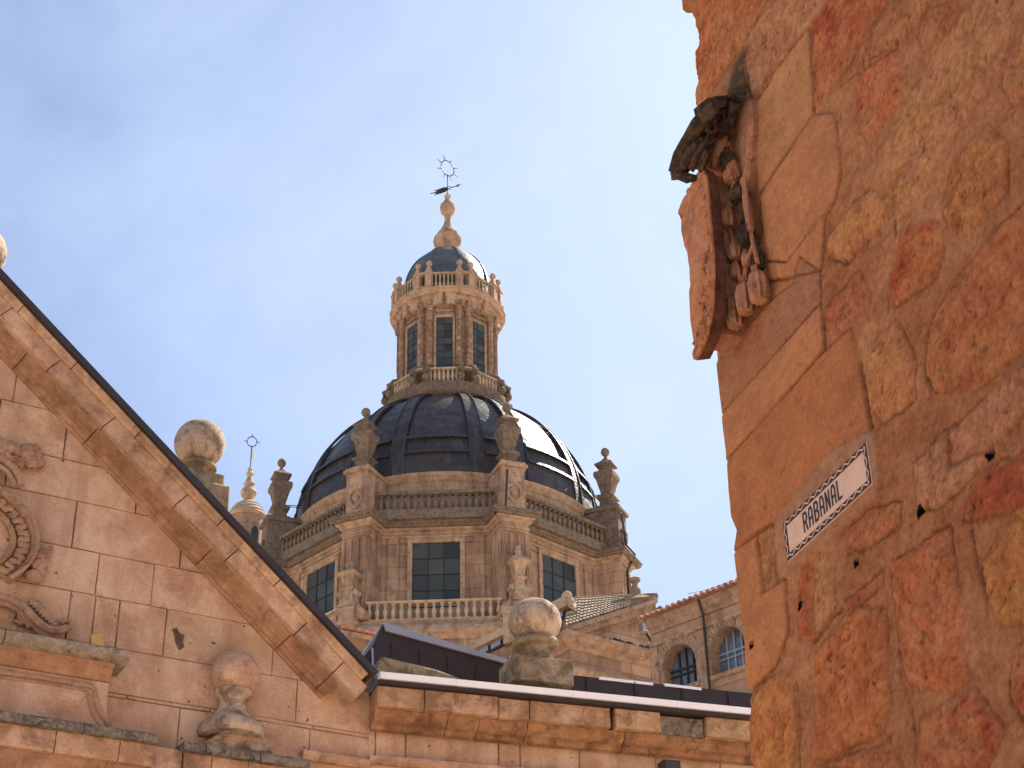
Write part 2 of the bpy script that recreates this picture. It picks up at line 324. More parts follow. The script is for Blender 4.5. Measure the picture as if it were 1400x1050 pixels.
# raking cornice: profile in (out, up across the rake), swept along the slope
_s = (SLO[0][1] - SLO[1][1]) / (SLO[1][0] - SLO[0][0]); RA = math.atan(_s)
apx = Vector((AX, SLO[0][1] + (SLO[0][0] - AX) * _s)) 
def rk(d, off, w, side=1):     # d = distance down the slope from the apex, off = perpendicular offset below the top line
    dx, dz = math.cos(RA), -math.sin(RA); nx, nz = -math.sin(RA), -math.cos(RA)
    u = d * dx + off * nx; z = apx.y + d * dz + off * nz
    return (u * side, w, z)
dend = (SLO[1][0] - AX) / math.cos(RA)
def rake_piece(mb, prof, d0, d1, side=1, cut=True, bev=0):
    """prof: list of (off,w) closed; mitred at the apex"""
    def ring(d, at_apex):
        out = []
        for off, w in prof:
            dd = max(d, off * math.tan(RA)) if at_apex else d
            u, w_, z = rk(dd, off, w, side)
            out.append(L.P(AX + u, w_, z))
        return out
    a = ring(d0, d0 <= 0.01); b = ring(d1, False)
    mb.prism(a, b)
def rake_set(name, prof, mat, cuts, ext=0, gap=.006):
    for side in (1, -1):
        mb = MB()
        cc = [0] + (cuts if side == 1 else [.9 * i for i in range(1, 7)]) + [dend + ext]
        for a, b in zip(cc[:-1], cc[1:]):
            j = random.uniform(-.004, .004)
            rake_piece(mb, [(o, w + (j if w > .05 else 0)) for o, w in prof], a + (gap if a else 0), b - gap, side)
        part(name, mb, M[mat], fac)
def dcut(px, py, w):
    u, z = L.uz(px, py, w); return (u - AX) * math.cos(RA) - (z - apx.y) * math.sin(RA)
rake_set('coping', [(0, .50), (.085, .52), (.085, -.85), (0, -.85)], 'blackmetal', [2.1, 4.2], .06, .002)
rake_set('cornice_top', [(.087, -.05), (.087, .46), (.12, .45), (.135, .41), (.157, .39), (.157, -.05)], 'cornice', sorted(dcut(*p, .45) for p in [(30, 420), (100, 500), (190, 592), (300, 715), (375, 800)]), .0)
rake_set('corona', [(.159, -.05), (.159, .37), (.335, .37), (.345, .355), (.345, -.05)], 'cornice', sorted(dcut(*p, .37) for p in [(10, 425), (72, 500), (145, 580), (240, 690), (315, 760), (402, 868), (455, 920)]), .10)
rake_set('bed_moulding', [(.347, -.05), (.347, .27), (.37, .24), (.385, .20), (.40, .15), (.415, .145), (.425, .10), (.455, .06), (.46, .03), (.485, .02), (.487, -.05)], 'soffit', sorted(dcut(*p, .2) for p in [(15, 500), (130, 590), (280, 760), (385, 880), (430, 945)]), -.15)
# corona underside return / small end
# ball finials of the pediment
def finial(parent, pl, px, py, w, r, blocks_, mat='ballstone', sc=(1, 1, 1), seg=20):
    c = pl.hit(px, py, w); b = MB().ball(c, r, seg, sc)
    f = part('ball_finial', b, M[mat], parent, True)
    fr = lambda a, b_, z: c + pl.e * a + pl.n * b_ + Vector((0, 0, z))
    k = MB()
    for (kind, *q) in blocks_:
        if kind == 'l': k.lathe([(a * r, b_ * r) for a, b_ in q[0]], lambda x, y, z: c + Vector((x, y, z)), 16)
        if kind == 'b': k.box(fr, q[0] * r, q[1] * r, -q[4] * r, q[4] * r, q[2] * r, q[3] * r, .02)
    part('pedestal', k, M[q[5] if len(q) > 5 else mat], f, True)
    return f
finial(fac, L, 273, 607, -1.2, .315, [('l', [(.5, -.8), (.62, -.95), (.75, -1.02), (.75, -1.12), (.5, -1.2), (.55, -1.5), (.8, -1.62)]), ('b', -.85, .85, -2.1, -1.58, .85), ('b', -1.05, 1.05, -4.5, -2.1, 1.05, 'greystone')])
part('parapet_behind', MB().box(lambda a, b, z: L.P(a, b, z), -2.9, -1.2, -1.9, -.9, 6, 9.9), M['greystone'], fac)
finial(fac, L, -31, 345, -.1, .33, [('l', [(.5, -.8), (.62, -.95), (.75, -1.02), (.7, -1.12)]), ('b', -.7, .7, -2.2, -1.1, .7)])

# string ledges and blind window hood under the medallion
def traced(mb, pl, pix, w0, w1, bev=.01): 
    q = [pl.uz(px, py, w1) for px, py in pix]
    mb.prism([pl.P(u, w1, z) for u, z in q], [pl.P(u, w0, z) for u, z in q], bev); return q
def extr(mb, pl, u0, u1, prof, cuts=(), gap=.005, jit=.004, base=-.05):
    us = [u0] + sorted(c for c in cuts if u0 < c < u1) + [u1]
    for a, b in zip(us[:-1], us[1:]):
        j = random.uniform(-jit, jit)
        q = [(w + (j if w > 0 else 0), z) for w, z in prof]
        mb.prism([pl.P(a + gap, w, z) for w, z in q], [pl.P(b - gap, w, z) for w, z in q])
def mir(u0): return 2 * AX - u0
uE, zE = L.uz(178, 893, .42); zt = L.uz(60, 868, .42)[1]
mb = MB(); extr(mb, L, mir(uE), uE, [(0, zt), (.40, zt), (.44, zt - .03), (.44, zt - .09), (.40, zt - .13), (.34, zt - .15), (0, zt - .15)], [-8, -6.1, -4.2], jit=.006)
part('ledge', mb, M['paleledge'], fac, label='grey weathered ledge over the blind window')
mb = MB(); extr(mb, L, mir(uE - .12), uE - .12, [(0, zt - .152), (.36, zt - .152), (.30, zt - .19), (.25, zt - .26), (.22, zt - .30), (0, zt - .30)])
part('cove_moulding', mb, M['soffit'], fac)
uH, zb = L.uz(150, 932, .2)[0], L.uz(60, 985, .2)[1]
mb = MB(); q = [(uH, zt - .302), (uH, zt - .55), (uH + .02, zt - .68), (uH + .09, zt - .80), (uH + .22, zt - .92), (uH + .36, zb - .02)]
q = q + [(mir(u), z) for u, z in q[::-1]]
mb.prism([L.P(u, .19, z) for u, z in q], [L.P(u, 0, z) for u, z in q], .012); part('hood_block', mb, M['ashlar'], fac)
mb = MB(); 
q = [L.uz(x, y, .22) for x, y in [(0, 918), (60, 926), (124, 937), (130, 942), (132, 955), (136, 970), (146, 985), (158, 1000)]]
mb.tube([L.P(AX - 2, .2, q[0][1])] + [L.P(u, .2, z) for u, z in q], .028, 8); mb.tube([L.P(u - .06, .195, z - .05) for u, z in q], .016, 6); part('panel_moulding', mb, M['carved'], fac, True)
u1e = L.uz(214, 1014, .42)[0]; zl = L.uz(107, 994, .42)[1]
mb = MB(); extr(mb, L, mir(u1e), u1e, [(0, zl + .05), (.42, zl + .05), (.44, zl + .03), (.44, zl - .05), (0, zl - .05)], [-8, -6.3, -4.6, -3.3], jit=.008)
part('lower_ledge', mb, M['crust'], fac, label='black crusted lower ledge left of the ball ornament')
mb = MB(); extr(mb, L, mir(u1e), u1e, [(0, zl - .052), (.36, zl - .052), (.36, zl - .20), (.33, zl - .26), (0, zl - .26)], [-8, -6.3, -4.3, -3.55, -2.9]); part('ledge_fascia', mb, M['cornice'], fac)
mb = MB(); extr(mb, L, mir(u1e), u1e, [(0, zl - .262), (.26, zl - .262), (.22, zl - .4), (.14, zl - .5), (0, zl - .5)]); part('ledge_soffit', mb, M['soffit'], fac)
ub0, zb0 = L.uz(250, 1022, .35); ub1, zb1 = L.uz(423, 1043, .35); zb0 = (zb0 + zb1) / 2
mb = MB(); extr(mb, L, ub0, ub1, [(0, zb0 + .05), (.36, zb0 + .05), (.38, zb0 + .02), (.38, zb0 - .05), (0, zb0 - .05)], [-2, -1.4], jit=.01); part('side_ledge', mb, M['crust'], fac)
mb = MB(); extr(mb, L, ub0 + .03, ub1 - .05, [(0, zb0 - .052), (.30, zb0 - .052), (.30, zb0 - .3), (.2, zb0 - .42), (0, zb0 - .42)], [-1.9, -1.5]); part('side_fascia', mb, M['cornice'], fac)
mb = MB(); extr(mb, L, u1e + .004, ub0 + .02, [(0, zl - .02), (.28, zl - .03), (.30, zl - .30), (.2, zl - .42), (0, zl - .42)], gap=0); part('broken_fascia', mb, M['cornice'], fac)
# thin fillet running on to the right at the bottom
zf = L.uz(470, 1037, .08)[1]
mb = MB(); extr(mb, L, ub1 + .03, .0, [(0, zf + .03), (.09, zf + .03), (.09, zf - .03), (.05, zf - .06), (0, zf - .06)]); part('fillet', mb, M['cornice'], fac)
# half-round ball ornament on its flared base, against the wall
c = L.hit(321, 922, .1); fr = lambda x, y, z: c + L.e * x + L.n * y + Vector((0, 0, z))
b = MB().ball(c, .262, 22); bo = part('ball_ornament', b, M['cornice'], fac, True)
b = MB(); b.lathe([(.20, -.20), (.205, -.25), (.15, -.29), (.145, -.36), (.17, -.44), (.24, -.52), (.33, -.58), (.36, -.66), (.34, -.72)], fr, 24)
traced(b, L, [(268, 1024), (300, 1000), (292, 985), (305, 972), (345, 975), (355, 990), (352, 1004), (365, 1010), (375, 1030)], 0, .22, .03)
part('flared_base', b, M['ballstone'], bo, True)
# slab pieces and scars on the wall
b = MB(); traced(b, L, [(124, 867), (141, 866), (143, 884), (125, 882)], 0, .016, .004); part('stone_patch', b, plain('ochre_patch', col(226, 178, 112), .9), fac)
sc_ = MB(); traced(sc_, L, [(236, 860), (242, 858), (246, 866), (252, 868), (250, 877), (252, 884), (246, 889), (241, 880), (239, 868)], 0, .0105, .001)
part('scar', sc_, plain('deep_scar', col(116, 86, 62), .95, 0, .4, 12, .8), fac)

# medallion with gadrooned ring, hood, fruit and scrolls
me_ = root('x', 'x', 'x'); bpy.data.objects.remove(me_)
def ell(a, sx, sz, cx=AX, cz=9.02): return cx + sx * math.cos(a), cz + sz * math.sin(a)
mc = [L.uz(54, 736, .1), L.uz(0, 661, .1), L.uz(14, 743, .1), L.uz(0, 713, .08)]
cz = mc[0][1] - .1
med = MB(); arc = [rad(-38 + 256 * i / 90) for i in range(91)]
RX = mc[0][0] - AX; RZ = mc[1][1] + .02 - cz + .05; RX2 = mc[2][0] - AX; RZ2 = RZ - (RX - RX2) * .85
def ringstrip(mb, prof, arc):
    n = len(prof)
    vs = []
    for a in arc:
        for k, (f, w) in enumerate(prof):
            u, z = ell(a, RX2 + (RX - RX2) * f, RZ2 + (RZ - RZ2) * f, AX, cz); vs.append(L.P(u, w, z))
    fs = [[i * n + k, i * n + (k + 1) % n, (i + 1) * n + (k + 1) % n, (i + 1) * n + k] for i in range(len(arc) - 1) for k in range(n)]
    fs += [list(range(n)), list(range(len(arc) * n - 1, (len(arc) - 1) * n - 1, -1))]
    mb.add(vs, fs)
ringstrip(med, [(0, 0), (0, .10), (.12, .13), (.20, .10), (.26, .04), (.74, .06), (.80, .13), (.88, .17), (1.0, .15), (1.03, 0)], arc)
medo = part('medallion_ring', med, M['carved'], fac, True)
gd = MB()
for i in range(38):
    a = rad(-34 + 248 * i / 37)
    pts = []
    for f in (.28, .40, .52, .64, .74):
        u, z = ell(a + .02 * math.sin(f * 12 + (i % 2) * 3), RX2 + (RX - RX2) * f, RZ2 + (RZ - RZ2) * f, AX, cz); pts.append(L.P(u, .07, z))
    gd.tube(pts, [.03, .045, .035, .045, .02], 6)
part('gadroon', gd, M['carved'], medo, True, kind=None)
inn = MB(); q = [ell(rad(a), RX2, RZ2, AX, cz) for a in range(0, 360, 8)]; inn.prism([L.P(u, .03, z) for u, z in q], [L.P(u, .0, z) for u, z in q]); part('medallion_field', inn, M['ashlar'], fac)
hd = MB()
def uzw(pix, w): return [L.P(L.uz(x, y, w)[0], w, L.uz(x, y, w)[1]) for x, y in pix]
for pix, r, w in [([(-60, 628), (-30, 620), (0, 627), (12, 634), (20, 644), (26, 655), (28, 664)], .055, .12), ([(-60, 640), (-30, 632), (0, 638), (10, 645), (17, 656), (20, 664)], .03, .16)]: hd.tube(uzw(pix, w), r, 8)
part('hood_moulding', hd, M['carved'], fac, True)
rg = random.Random(11)
for (x0, x1, y0, y1, n) in [(-45, 27, 605, 633, 60), (28, 54, 614, 636, 34), (38, 70, 748, 792, 22)]:
    fr_ = MB()
    for _ in range(n):
        x = rg.uniform(x0, x1); y = rg.uniform(y0, y1)
        if x0 == 38 and x > 70 - (y - 748) * .3: x -= 12
        fr_.ball(L.hit(x, y, .08), rg.uniform(.035, .075), 6, nz=.12)
    part('carved_fruit', fr_, M['carved'], fac, True)
sc = MB(); sw = .10
main = [(-40, 818), (-20, 815), (0, 816), (12, 818), (25, 825), (36, 835), (48, 848), (58, 857), (70, 862), (84, 862), (93, 857), (93, 850), (87, 848), (84, 853)]
sc.tube(uzw(main, .10), [.05] * 10 + [.045, .04, .035, .03], 8); sc.tube(uzw([(x - 2, y + 8) for x, y in main[:9]], .06), .04, 6)
sc.tube(uzw([(30, 848), (22, 840), (20, 848), (26, 852), (35, 850), (40, 858)], .06), .03, 6)
for i in range(8): 
    x, y = 40 + i * 4.2, 824 + i * 4.2; sc.tube(uzw([(x, y), (x + 8, y + 1), (x + 14 - i * .6, y - 3)], .06), [.03, .026, .012], 6)
part('scroll', sc, M['carved'], fac, True)

# ------------------------------------------------------------------ lower wing to the right
wing = root('lower_wing', 'lower sandstone wing with a stained block cornice and a pale metal gutter edge', 'building', R.o, R.ang)
UW = 9.0
mb = MB(); rng = random.Random(9); zs = sorted([0] + [.6 * i for i in range(1, 12)] + [7.05, R.uz(640, 1043, .09)[1] - .03, R.uz(640, 1003, .04)[1] + .05]); jj = []
for i in range(len(zs) - 1):
    if i == len(zs) - 2: us = [0] + [R.uz(x, 1025)[0] for x in (513, 555, 682, 711, 792)]; 
    else: us = [0]
    while us[-1] < UW: us.append(us[-1] + rng.uniform(.8, 1.4))
    jj.append(us)
blocks(mb, R, zs, jj, [], rng); part('wall', mb, M['ashlar'], wing)
part('wall_core', MB().box(R.P, 0, UW, -.9, -.016, 0, R.uz(640, 950, .36)[1]), M['mortar'], wing)
ZG1, ZG0, ZL0 = R.uz(640, 930, .44)[1], R.uz(640, 938.5, .44)[1], R.uz(640, 946, .42)[1]; ZC1, ZC0, ZBM, ZFI = ZL0 - .003, R.uz(640, 976, .36)[1], R.uz(640, 1006, .04)[1], R.uz(640, 1043, .09)[1]
cutu = [R.uz(x, 955, .35)[0] for x in (580, 681, 724, 834, 901, 962)]
mb = MB(); rng = random.Random(2)
for k, (a, b) in enumerate(zip([-.0] + cutu, cutu + [UW])):
    dark = k == 5
    w1 = .36 + rng.uniform(-.012, .012); z0 = ZC0; z1 = ZC1
    if k == 4: a += .05
    if dark: continue
    mb.prism([R.P(u, w1, z) for u, z in ((a + .006, z0), (b - .006, z0), (b - .006, z1), (a + .006, z1))], [R.P(u, -.05, z) for u, z in ((a + .006, z0), (b - .006, z0), (b - .006, z1), (a + .006, z1))], .012)
part('corona', mb, M['wingcornice'], wing)
dk = MB().box(R.P, cutu[4] + .006, cutu[5] - .006, -.05, .30, ZC0, ZC1 - .01, .01); part('dark_block', dk, M['crust'], wing, label='blackened cornice block')
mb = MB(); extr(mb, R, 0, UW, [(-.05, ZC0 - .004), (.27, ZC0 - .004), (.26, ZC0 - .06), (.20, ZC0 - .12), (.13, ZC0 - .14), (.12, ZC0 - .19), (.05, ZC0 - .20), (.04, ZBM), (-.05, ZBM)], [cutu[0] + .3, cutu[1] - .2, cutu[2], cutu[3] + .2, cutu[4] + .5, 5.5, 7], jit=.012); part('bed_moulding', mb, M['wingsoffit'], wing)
mb = MB(); extr(mb, R, 0, UW, [(-.05, ZFI), (.09, ZFI), (.09, ZFI - .055), (.05, ZFI - .085), (-.05, ZFI - .085)]); part('fillet', mb, M['cornice'], wing)
mb = MB(); extr(mb, R, .0, UW, [(-.2, ZL0), (.40, ZL0), (.42, ZL0 + .01), (.42, ZG0 - .012), (.40, ZG0 - .003), (-.2, ZG0 - .003)], gap=0); part('gutter_lip', mb, M['blackmetal'], wing)
mb = MB(); extr(mb, R, .02, UW, [(.30, ZG0), (.44, ZG0), (.445, ZG1), (.40, ZG1 + .01), (.30, ZG1 + .015)], [.9, 2.3, 3.6, 5.0, 6.5, 8], gap=.002, jit=.004); part('gutter_edge', mb, M['white_flash'], wing)
# stone kerb and metal clad parapet behind the gutter
mb = MB(); traced(mb, R, [(511, 918), (521, 897), (560, 906), (598, 915), (632, 928), (700, 940), (700, 950), (511, 950)], -.9, -.05, .02); part('kerb_stone', mb, M['greystone'], wing)
mb = MB(); uA = R.uz(775, 930, -.15)[0]; mb.box(R.P, uA, UW, -1.2, -.15, ZG0, R.uz(900, 935, -.15)[1]); 
for k in range(12):
    u = uA + .25 + k * .62; mb.box(R.P, u - .008, u + .008, -.15, -.132, ZG0, zq_ if False else R.uz(900, 935, -.15)[1] - .01)
part('parapet_cladding', mb, M['blackmetal'], wing)
zp = R.uz(900, 935, -.15)[1]
mb = MB()
for a, b in ((812, 885), (900, 950)):
    ua, ub = R.uz(a, 925, -.3)[0], R.uz(b, 925, -.3)[0]
    mb.prism([R.P(ua, -.12, zp + .004), R.P(ub, -.14, zp + .004), R.P(ub, -.5, zp + .05), R.P(ua, -.5, zp + .05)], [R.P(ua, -.12, zp - .03), R.P(ub, -.14, zp - .03), R.P(ub, -.5, zp + .02), R.P(ua, -.5, zp + .02)])
part('cap_glints', mb, M['white_flash'], wing)  # white pieces put the glints along the parapet top into colour
finial(wing, R, 731, 850, -.1, .30, [('l', [(.6, -.72), (.9, -.85), (.98, -1.0), (.9, -1.12), (.6, -1.2), (.52, -1.45), (.62, -1.75), (.8, -1.85)]), ('b', -1.25, 1.25, -2.9, -1.85, .9, 'greystone')], sc=(1.08, 1.08, .95), seg=22)
# dark metal roof light box
box = root('metal_roof_hatch', 'long dark sheet metal roof box with a pale sloping top edge behind the gutter', 'roof box', R.P(1.2, -1.5, 8.4), R.ang)
mb = MB(); q = [(509, 924), (505, 905), (523, 853), (527, 862), (714, 910), (714, 945)]
mb2 = [R.uz(x, y, -1.0) for x, y in q]
mb.prism([R.P(u, -1.0, z) for u, z in mb2], [R.P(u, -3.2, z) for u, z in mb2]); 
for k in range(6):      # standing seams of the sheets
    u = mb2[2][0] + .12 + k * .36; f_ = (u - mb2[3][0]) / (mb2[4][0] - mb2[3][0]); zt9 = mb2[3][1] + (mb2[4][1] - mb2[3][1]) * f_ - .14; mb.box(R.P, u - .008, u + .008, -1.0, -.982, zt9 - .34, zt9)
part('body', mb, M['blackmetal'], box)
a, b = R.uz(524, 851, -.97), R.uz(716, 908, -.97)
mb = MB().prism([R.P(a[0], -.96, a[1]), R.P(b[0], -.96, b[1]), R.P(b[0], -.96, b[1] - .06), R.P(a[0] + .03, -.96, a[1] - .11)], [R.P(a[0], -3.3, a[1] + .05), R.P(b[0], -3.3, b[1] + .05), R.P(b[0], -3.3, b[1] - .02), R.P(a[0], -3.3, a[1] - .1)])
part('edge_flashing', mb, M['flash'], box)
# left sloping end of the box
mb = MB(); q = [(523, 853), (511, 880), (492, 905), (505, 921), (511, 921)]
mb2 = [R.uz(x, y, -1.02) for x, y in q]; mb.prism([R.P(u, -1.02, z) for u, z in mb2], [R.P(u, -2.2, z) for u, z in mb2]); part('end_sheet', mb, M['blackmetal'], box)
p = uzR = [R.hit(509, 886, -.98), R.hit(510, 921, -.98)]; part('seam_pipe', MB().tube(p, .015), M['flash'], box)
# wall lamp at the bottom edge
lamp = root('wall_floodlight', 'small dark box floodlight on the wing wall at the bottom edge of the picture', 'lamp', R.hit(915, 1048, .3), R.ang)
cL = R.hit(914, 1052, .3); fr = lambda a, b_, z: cL + R.e * a + R.n * b_ + Vector((0, 0, z))
part('housing', MB().box(fr, -.10, .11, -.08, .12, -.12, .08, .02), M['blackmetal'], lamp)
part('bracket', MB().box(fr, -.02, .02, -.32, -.08, -.06, -.02, .003), M['blackmetal'], lamp)
part('lens', MB().box(fr, -.085, .095, .121, .126, -.10, .06), M['glass'], lamp)

# ------------------------------------------------------------------ rough wall on the right
def vnoise(x, y, seed):
    rs = np.random.RandomState(seed); T = rs.rand(256, 256); xi = np.floor(x).astype(int); yi = np.floor(y).astype(int); fx = x - xi; fy = y - yi
    fx = fx * fx * (3 - 2 * fx); fy = fy * fy * (3 - 2 * fy); g_ = lambda a, b: T[a % 256, b % 256]
    return (g_(xi, yi) * (1 - fx) + g_(xi + 1, yi) * fx) * (1 - fy) + (g_(xi, yi + 1) * (1 - fx) + g_(xi + 1, yi + 1) * fx) * fy
def fbm(x, y, seed, o=5, g_=.55):
    s = 0; a = 1; n = 0
    for i in range(o): s = s + a * vnoise(x * 2 ** i + 17 * i, y * 2 ** i + 5 * i, seed + i); n += a; a *= g_
    return s / n - .5
def K1(*p): return [(920 + x / 2.917 + (34 if y <= 0 else 0), (y if y > 0 else -120) / 2.917) for x, y in p]
def K2(*p): return [(920 + x / 2.917, 350 + y / 2.917) for x, y in p]
def K3(*p): return [(920 + x / 2.917, 690 + y / 2.917) for x, y in p]
# outline, colour, second colour, amount, kind (s = sawn smooth, r = rubble), proud height
ST = [
 (K1((20, 0), (330, 0), (270, 180), (130, 405), (92, 460), (60, 400), (60, 175)), (192, 124, 84), (172, 86, 54), .5, 'r', .010),
 (K1((275, 185), (130, 405), (300, 335)), (158, 118, 96), (120, 88, 70), .4, 's', 0),
 (K1((310, 100), (400, 0), (590, 0), (545, 90), (420, 270), (370, 350), (310, 430), (280, 200)), (178, 118, 94), (196, 136, 100), .5, 'r', .004),
 (K1((590, 0), (840, 0), (760, 130), (700, 250), (600, 400), (560, 440), (545, 100)), (186, 98, 66), (156, 66, 48), .7, 'r', .012),
 (K1((320, 440), (400, 290), (535, 105), (545, 200), (560, 450), (340, 772), (325, 600)), (196, 138, 100), (176, 122, 80), .5, 's', .002),
 (K1((345, 780), (560, 455), (640, 450), (665, 680), (640, 800), (450, 1045), (372, 1045)) , (198, 130, 94), (188, 120, 82), .4, 's', .003),
 (K1((372, 1045), (450, 1045), (640, 800), (600, 870)) + K2((590, 10), (580, 60), (410, 95), (380, 100)), (196, 128, 92), (188, 120, 82), .4, 's', .002),
 (K1((715, 350), (800, 220), (910, 190), (905, 400), (820, 500), (770, 560), (715, 480)), (198, 126, 96), (180, 92, 60), .5, 'r', .012),
 (K1((850, 0), (1000, 0), (960, 100), (900, 190), (720, 300), (620, 390), (700, 250)), (160, 102, 74), (178, 116, 78), .5, 'r', .006),
 (K1((1180, 0), (1310, 0), (1330, 200), (1250, 350), (1080, 590), (900, 860), (870, 720), (870, 560), (920, 420), (1040, 200)), (190, 128, 98), (188, 132, 78), .45, 'r', .010),
 (K1((990, 40), (1170, 0), (1060, 150), (1000, 210), (970, 140)), (170, 108, 76), (140, 84, 60), .5, 'r', .008),
 (K1((1120, 620), (1250, 500), (1330, 560), (1320, 760), (1180, 930), (1090, 960), (1065, 830)), (164, 100, 62), (184, 122, 76), .5, 'r', .012),
 (K1((690, 830), (790, 740), (870, 760), (860, 860), (700, 1045), (620, 1045), (600, 960)), (206, 142, 84), (196, 120, 84), .5, 'r', .012),
 (K1((900, 920), (1000, 860), (1070, 900), (1065, 1045)) + K2((1060, 20), (1040, 90), (870, 205), (848, 110)) + K1((885, 1030),), (192, 108, 62), (150, 54, 36), .55, 'r', .014),
 (K1((1345, 100), (1420, 60), (1420, 350), (1350, 420), (1300, 330)), (160, 102, 74), (184, 120, 78), .5, 'r', .01),
 (K2((150, 440), (385, 175), (470, 110), (500, 0), (580, 60), (582, 188), (178, 640)), (168, 116, 90), (140, 100, 84), .7, 's', -.002),
 (K2((178, 645), (585, 190), (600, 372), (205, 822)), (196, 128, 92), (186, 116, 78), .5, 's', .003),
 (K2((203, 825), (600, 380), (700, 290), (735, 400), (785, 690), (690, 760), (430, 1045)) + K3((330, 108), (228, 196), (205, 100)), (186, 114, 74), (172, 102, 66), .5, 's', 0),
 (K2((600, 200), (740, 60), (780, 190), (700, 290), (605, 370)), (178, 102, 78), (160, 80, 60), .5, 'r', .008),
 (K2((770, 360), (880, 250), (960, 420), (960, 570), (830, 680), (775, 600)), (196, 120, 82), (204, 138, 84), .5, 'r', .012),
 (K2((1100, 120), (1240, -80), (1420, -250), (1420, 350), (1200, 520), (1040, 560), (1000, 450), (1010, 270)), (190, 112, 66), (160, 84, 62), .5, 'r', .014),
 (K2((950, 830), (1090, 690), (1090, 830), (1310, 740), (1150, 920), (1040, 1010), (960, 1010)), (202, 148, 122), (188, 118, 88), .5, 'r', .010),
 (K2((1095, 690), (1300, 480), (1420, 360), (1420, 600), (1280, 760), (1100, 830)), (166, 112, 96), (184, 120, 84), .4, 'r', .006),
 (K2((1190, 880), (1420, 740), (1420, 1045), (1150, 1045)), (166, 88, 62), (148, 60, 44), .6, 'r', .010),
 (K3((200, 207), (330, 122), (355, 352), (442, 297), (455, 500), (405, 640), (300, 742), (230, 722)), (198, 126, 86), (188, 118, 76), .3, 's', .004),
 (K3((333, 108), (430, 40), (440, 292), (358, 352)), (158, 110, 74), (132, 96, 66), .6, 'r', -.012),
 (K3((500, 250), (550, 190), (550, 380), (560, 550), (510, 562), (485, 460)), (152, 66, 46), (180, 92, 60), .4, 'r', .008),
 (K3((562, 190), (620, 160), (640, 400), (562, 540), (552, 400)), (190, 136, 98), (176, 120, 80), .5, 'r', .010),
 (K3((670, 100), (780, 20), (910, -20), (900, 90), (760, 190), (680, 190)), (180, 106, 78), (166, 84, 60), .5, 'r', .006),
 (K3((860, 230), (1100, 80), (1125, 300), (1160, 400), (1150, 600), (1190, 690), (1100, 760), (930, 720), (870, 450)), (198, 118, 84), (186, 92, 58), .5, 'r', .014),
 (K3((560, 600), (700, 400), (840, 425), (855, 800), (830, 900), (600, 1030), (535, 1030), (570, 800)), (176, 84, 46), (196, 116, 76), .5, 'r', .014),
 (K3((290, 860), (340, 700), (460, 650), (495, 900), (470, 1060), (280, 1060)), (190, 98, 56), (196, 128, 72), .55, 'r', .014),
 (K3((980, 850), (1200, 720), (1310, 900), (1250, 1060), (950, 1060)), (184, 104, 72), (156, 62, 44), .6, 'r', .012),
 (K3((1220, 230), (1340, 40), (1420, -40), (1420, 480), (1300, 480), (1240, 330)), (186, 108, 58), (196, 130, 70), .5, 'r', .014),
 (K3((1345, 560), (1420, 520), (1420, 960), (1330, 770)), (180, 100, 58), (150, 66, 44), .5, 'r', .01),
 (K3((670, 380), (830, 270), (832, 330), (700, 425)), (184, 92, 66), (150, 62, 44), .5, 'r', .008),
 (K3((560, 1060), (850, 930), (900, 1060)), (176, 98, 64), (190, 120, 78), .5, 'r', .01),
]
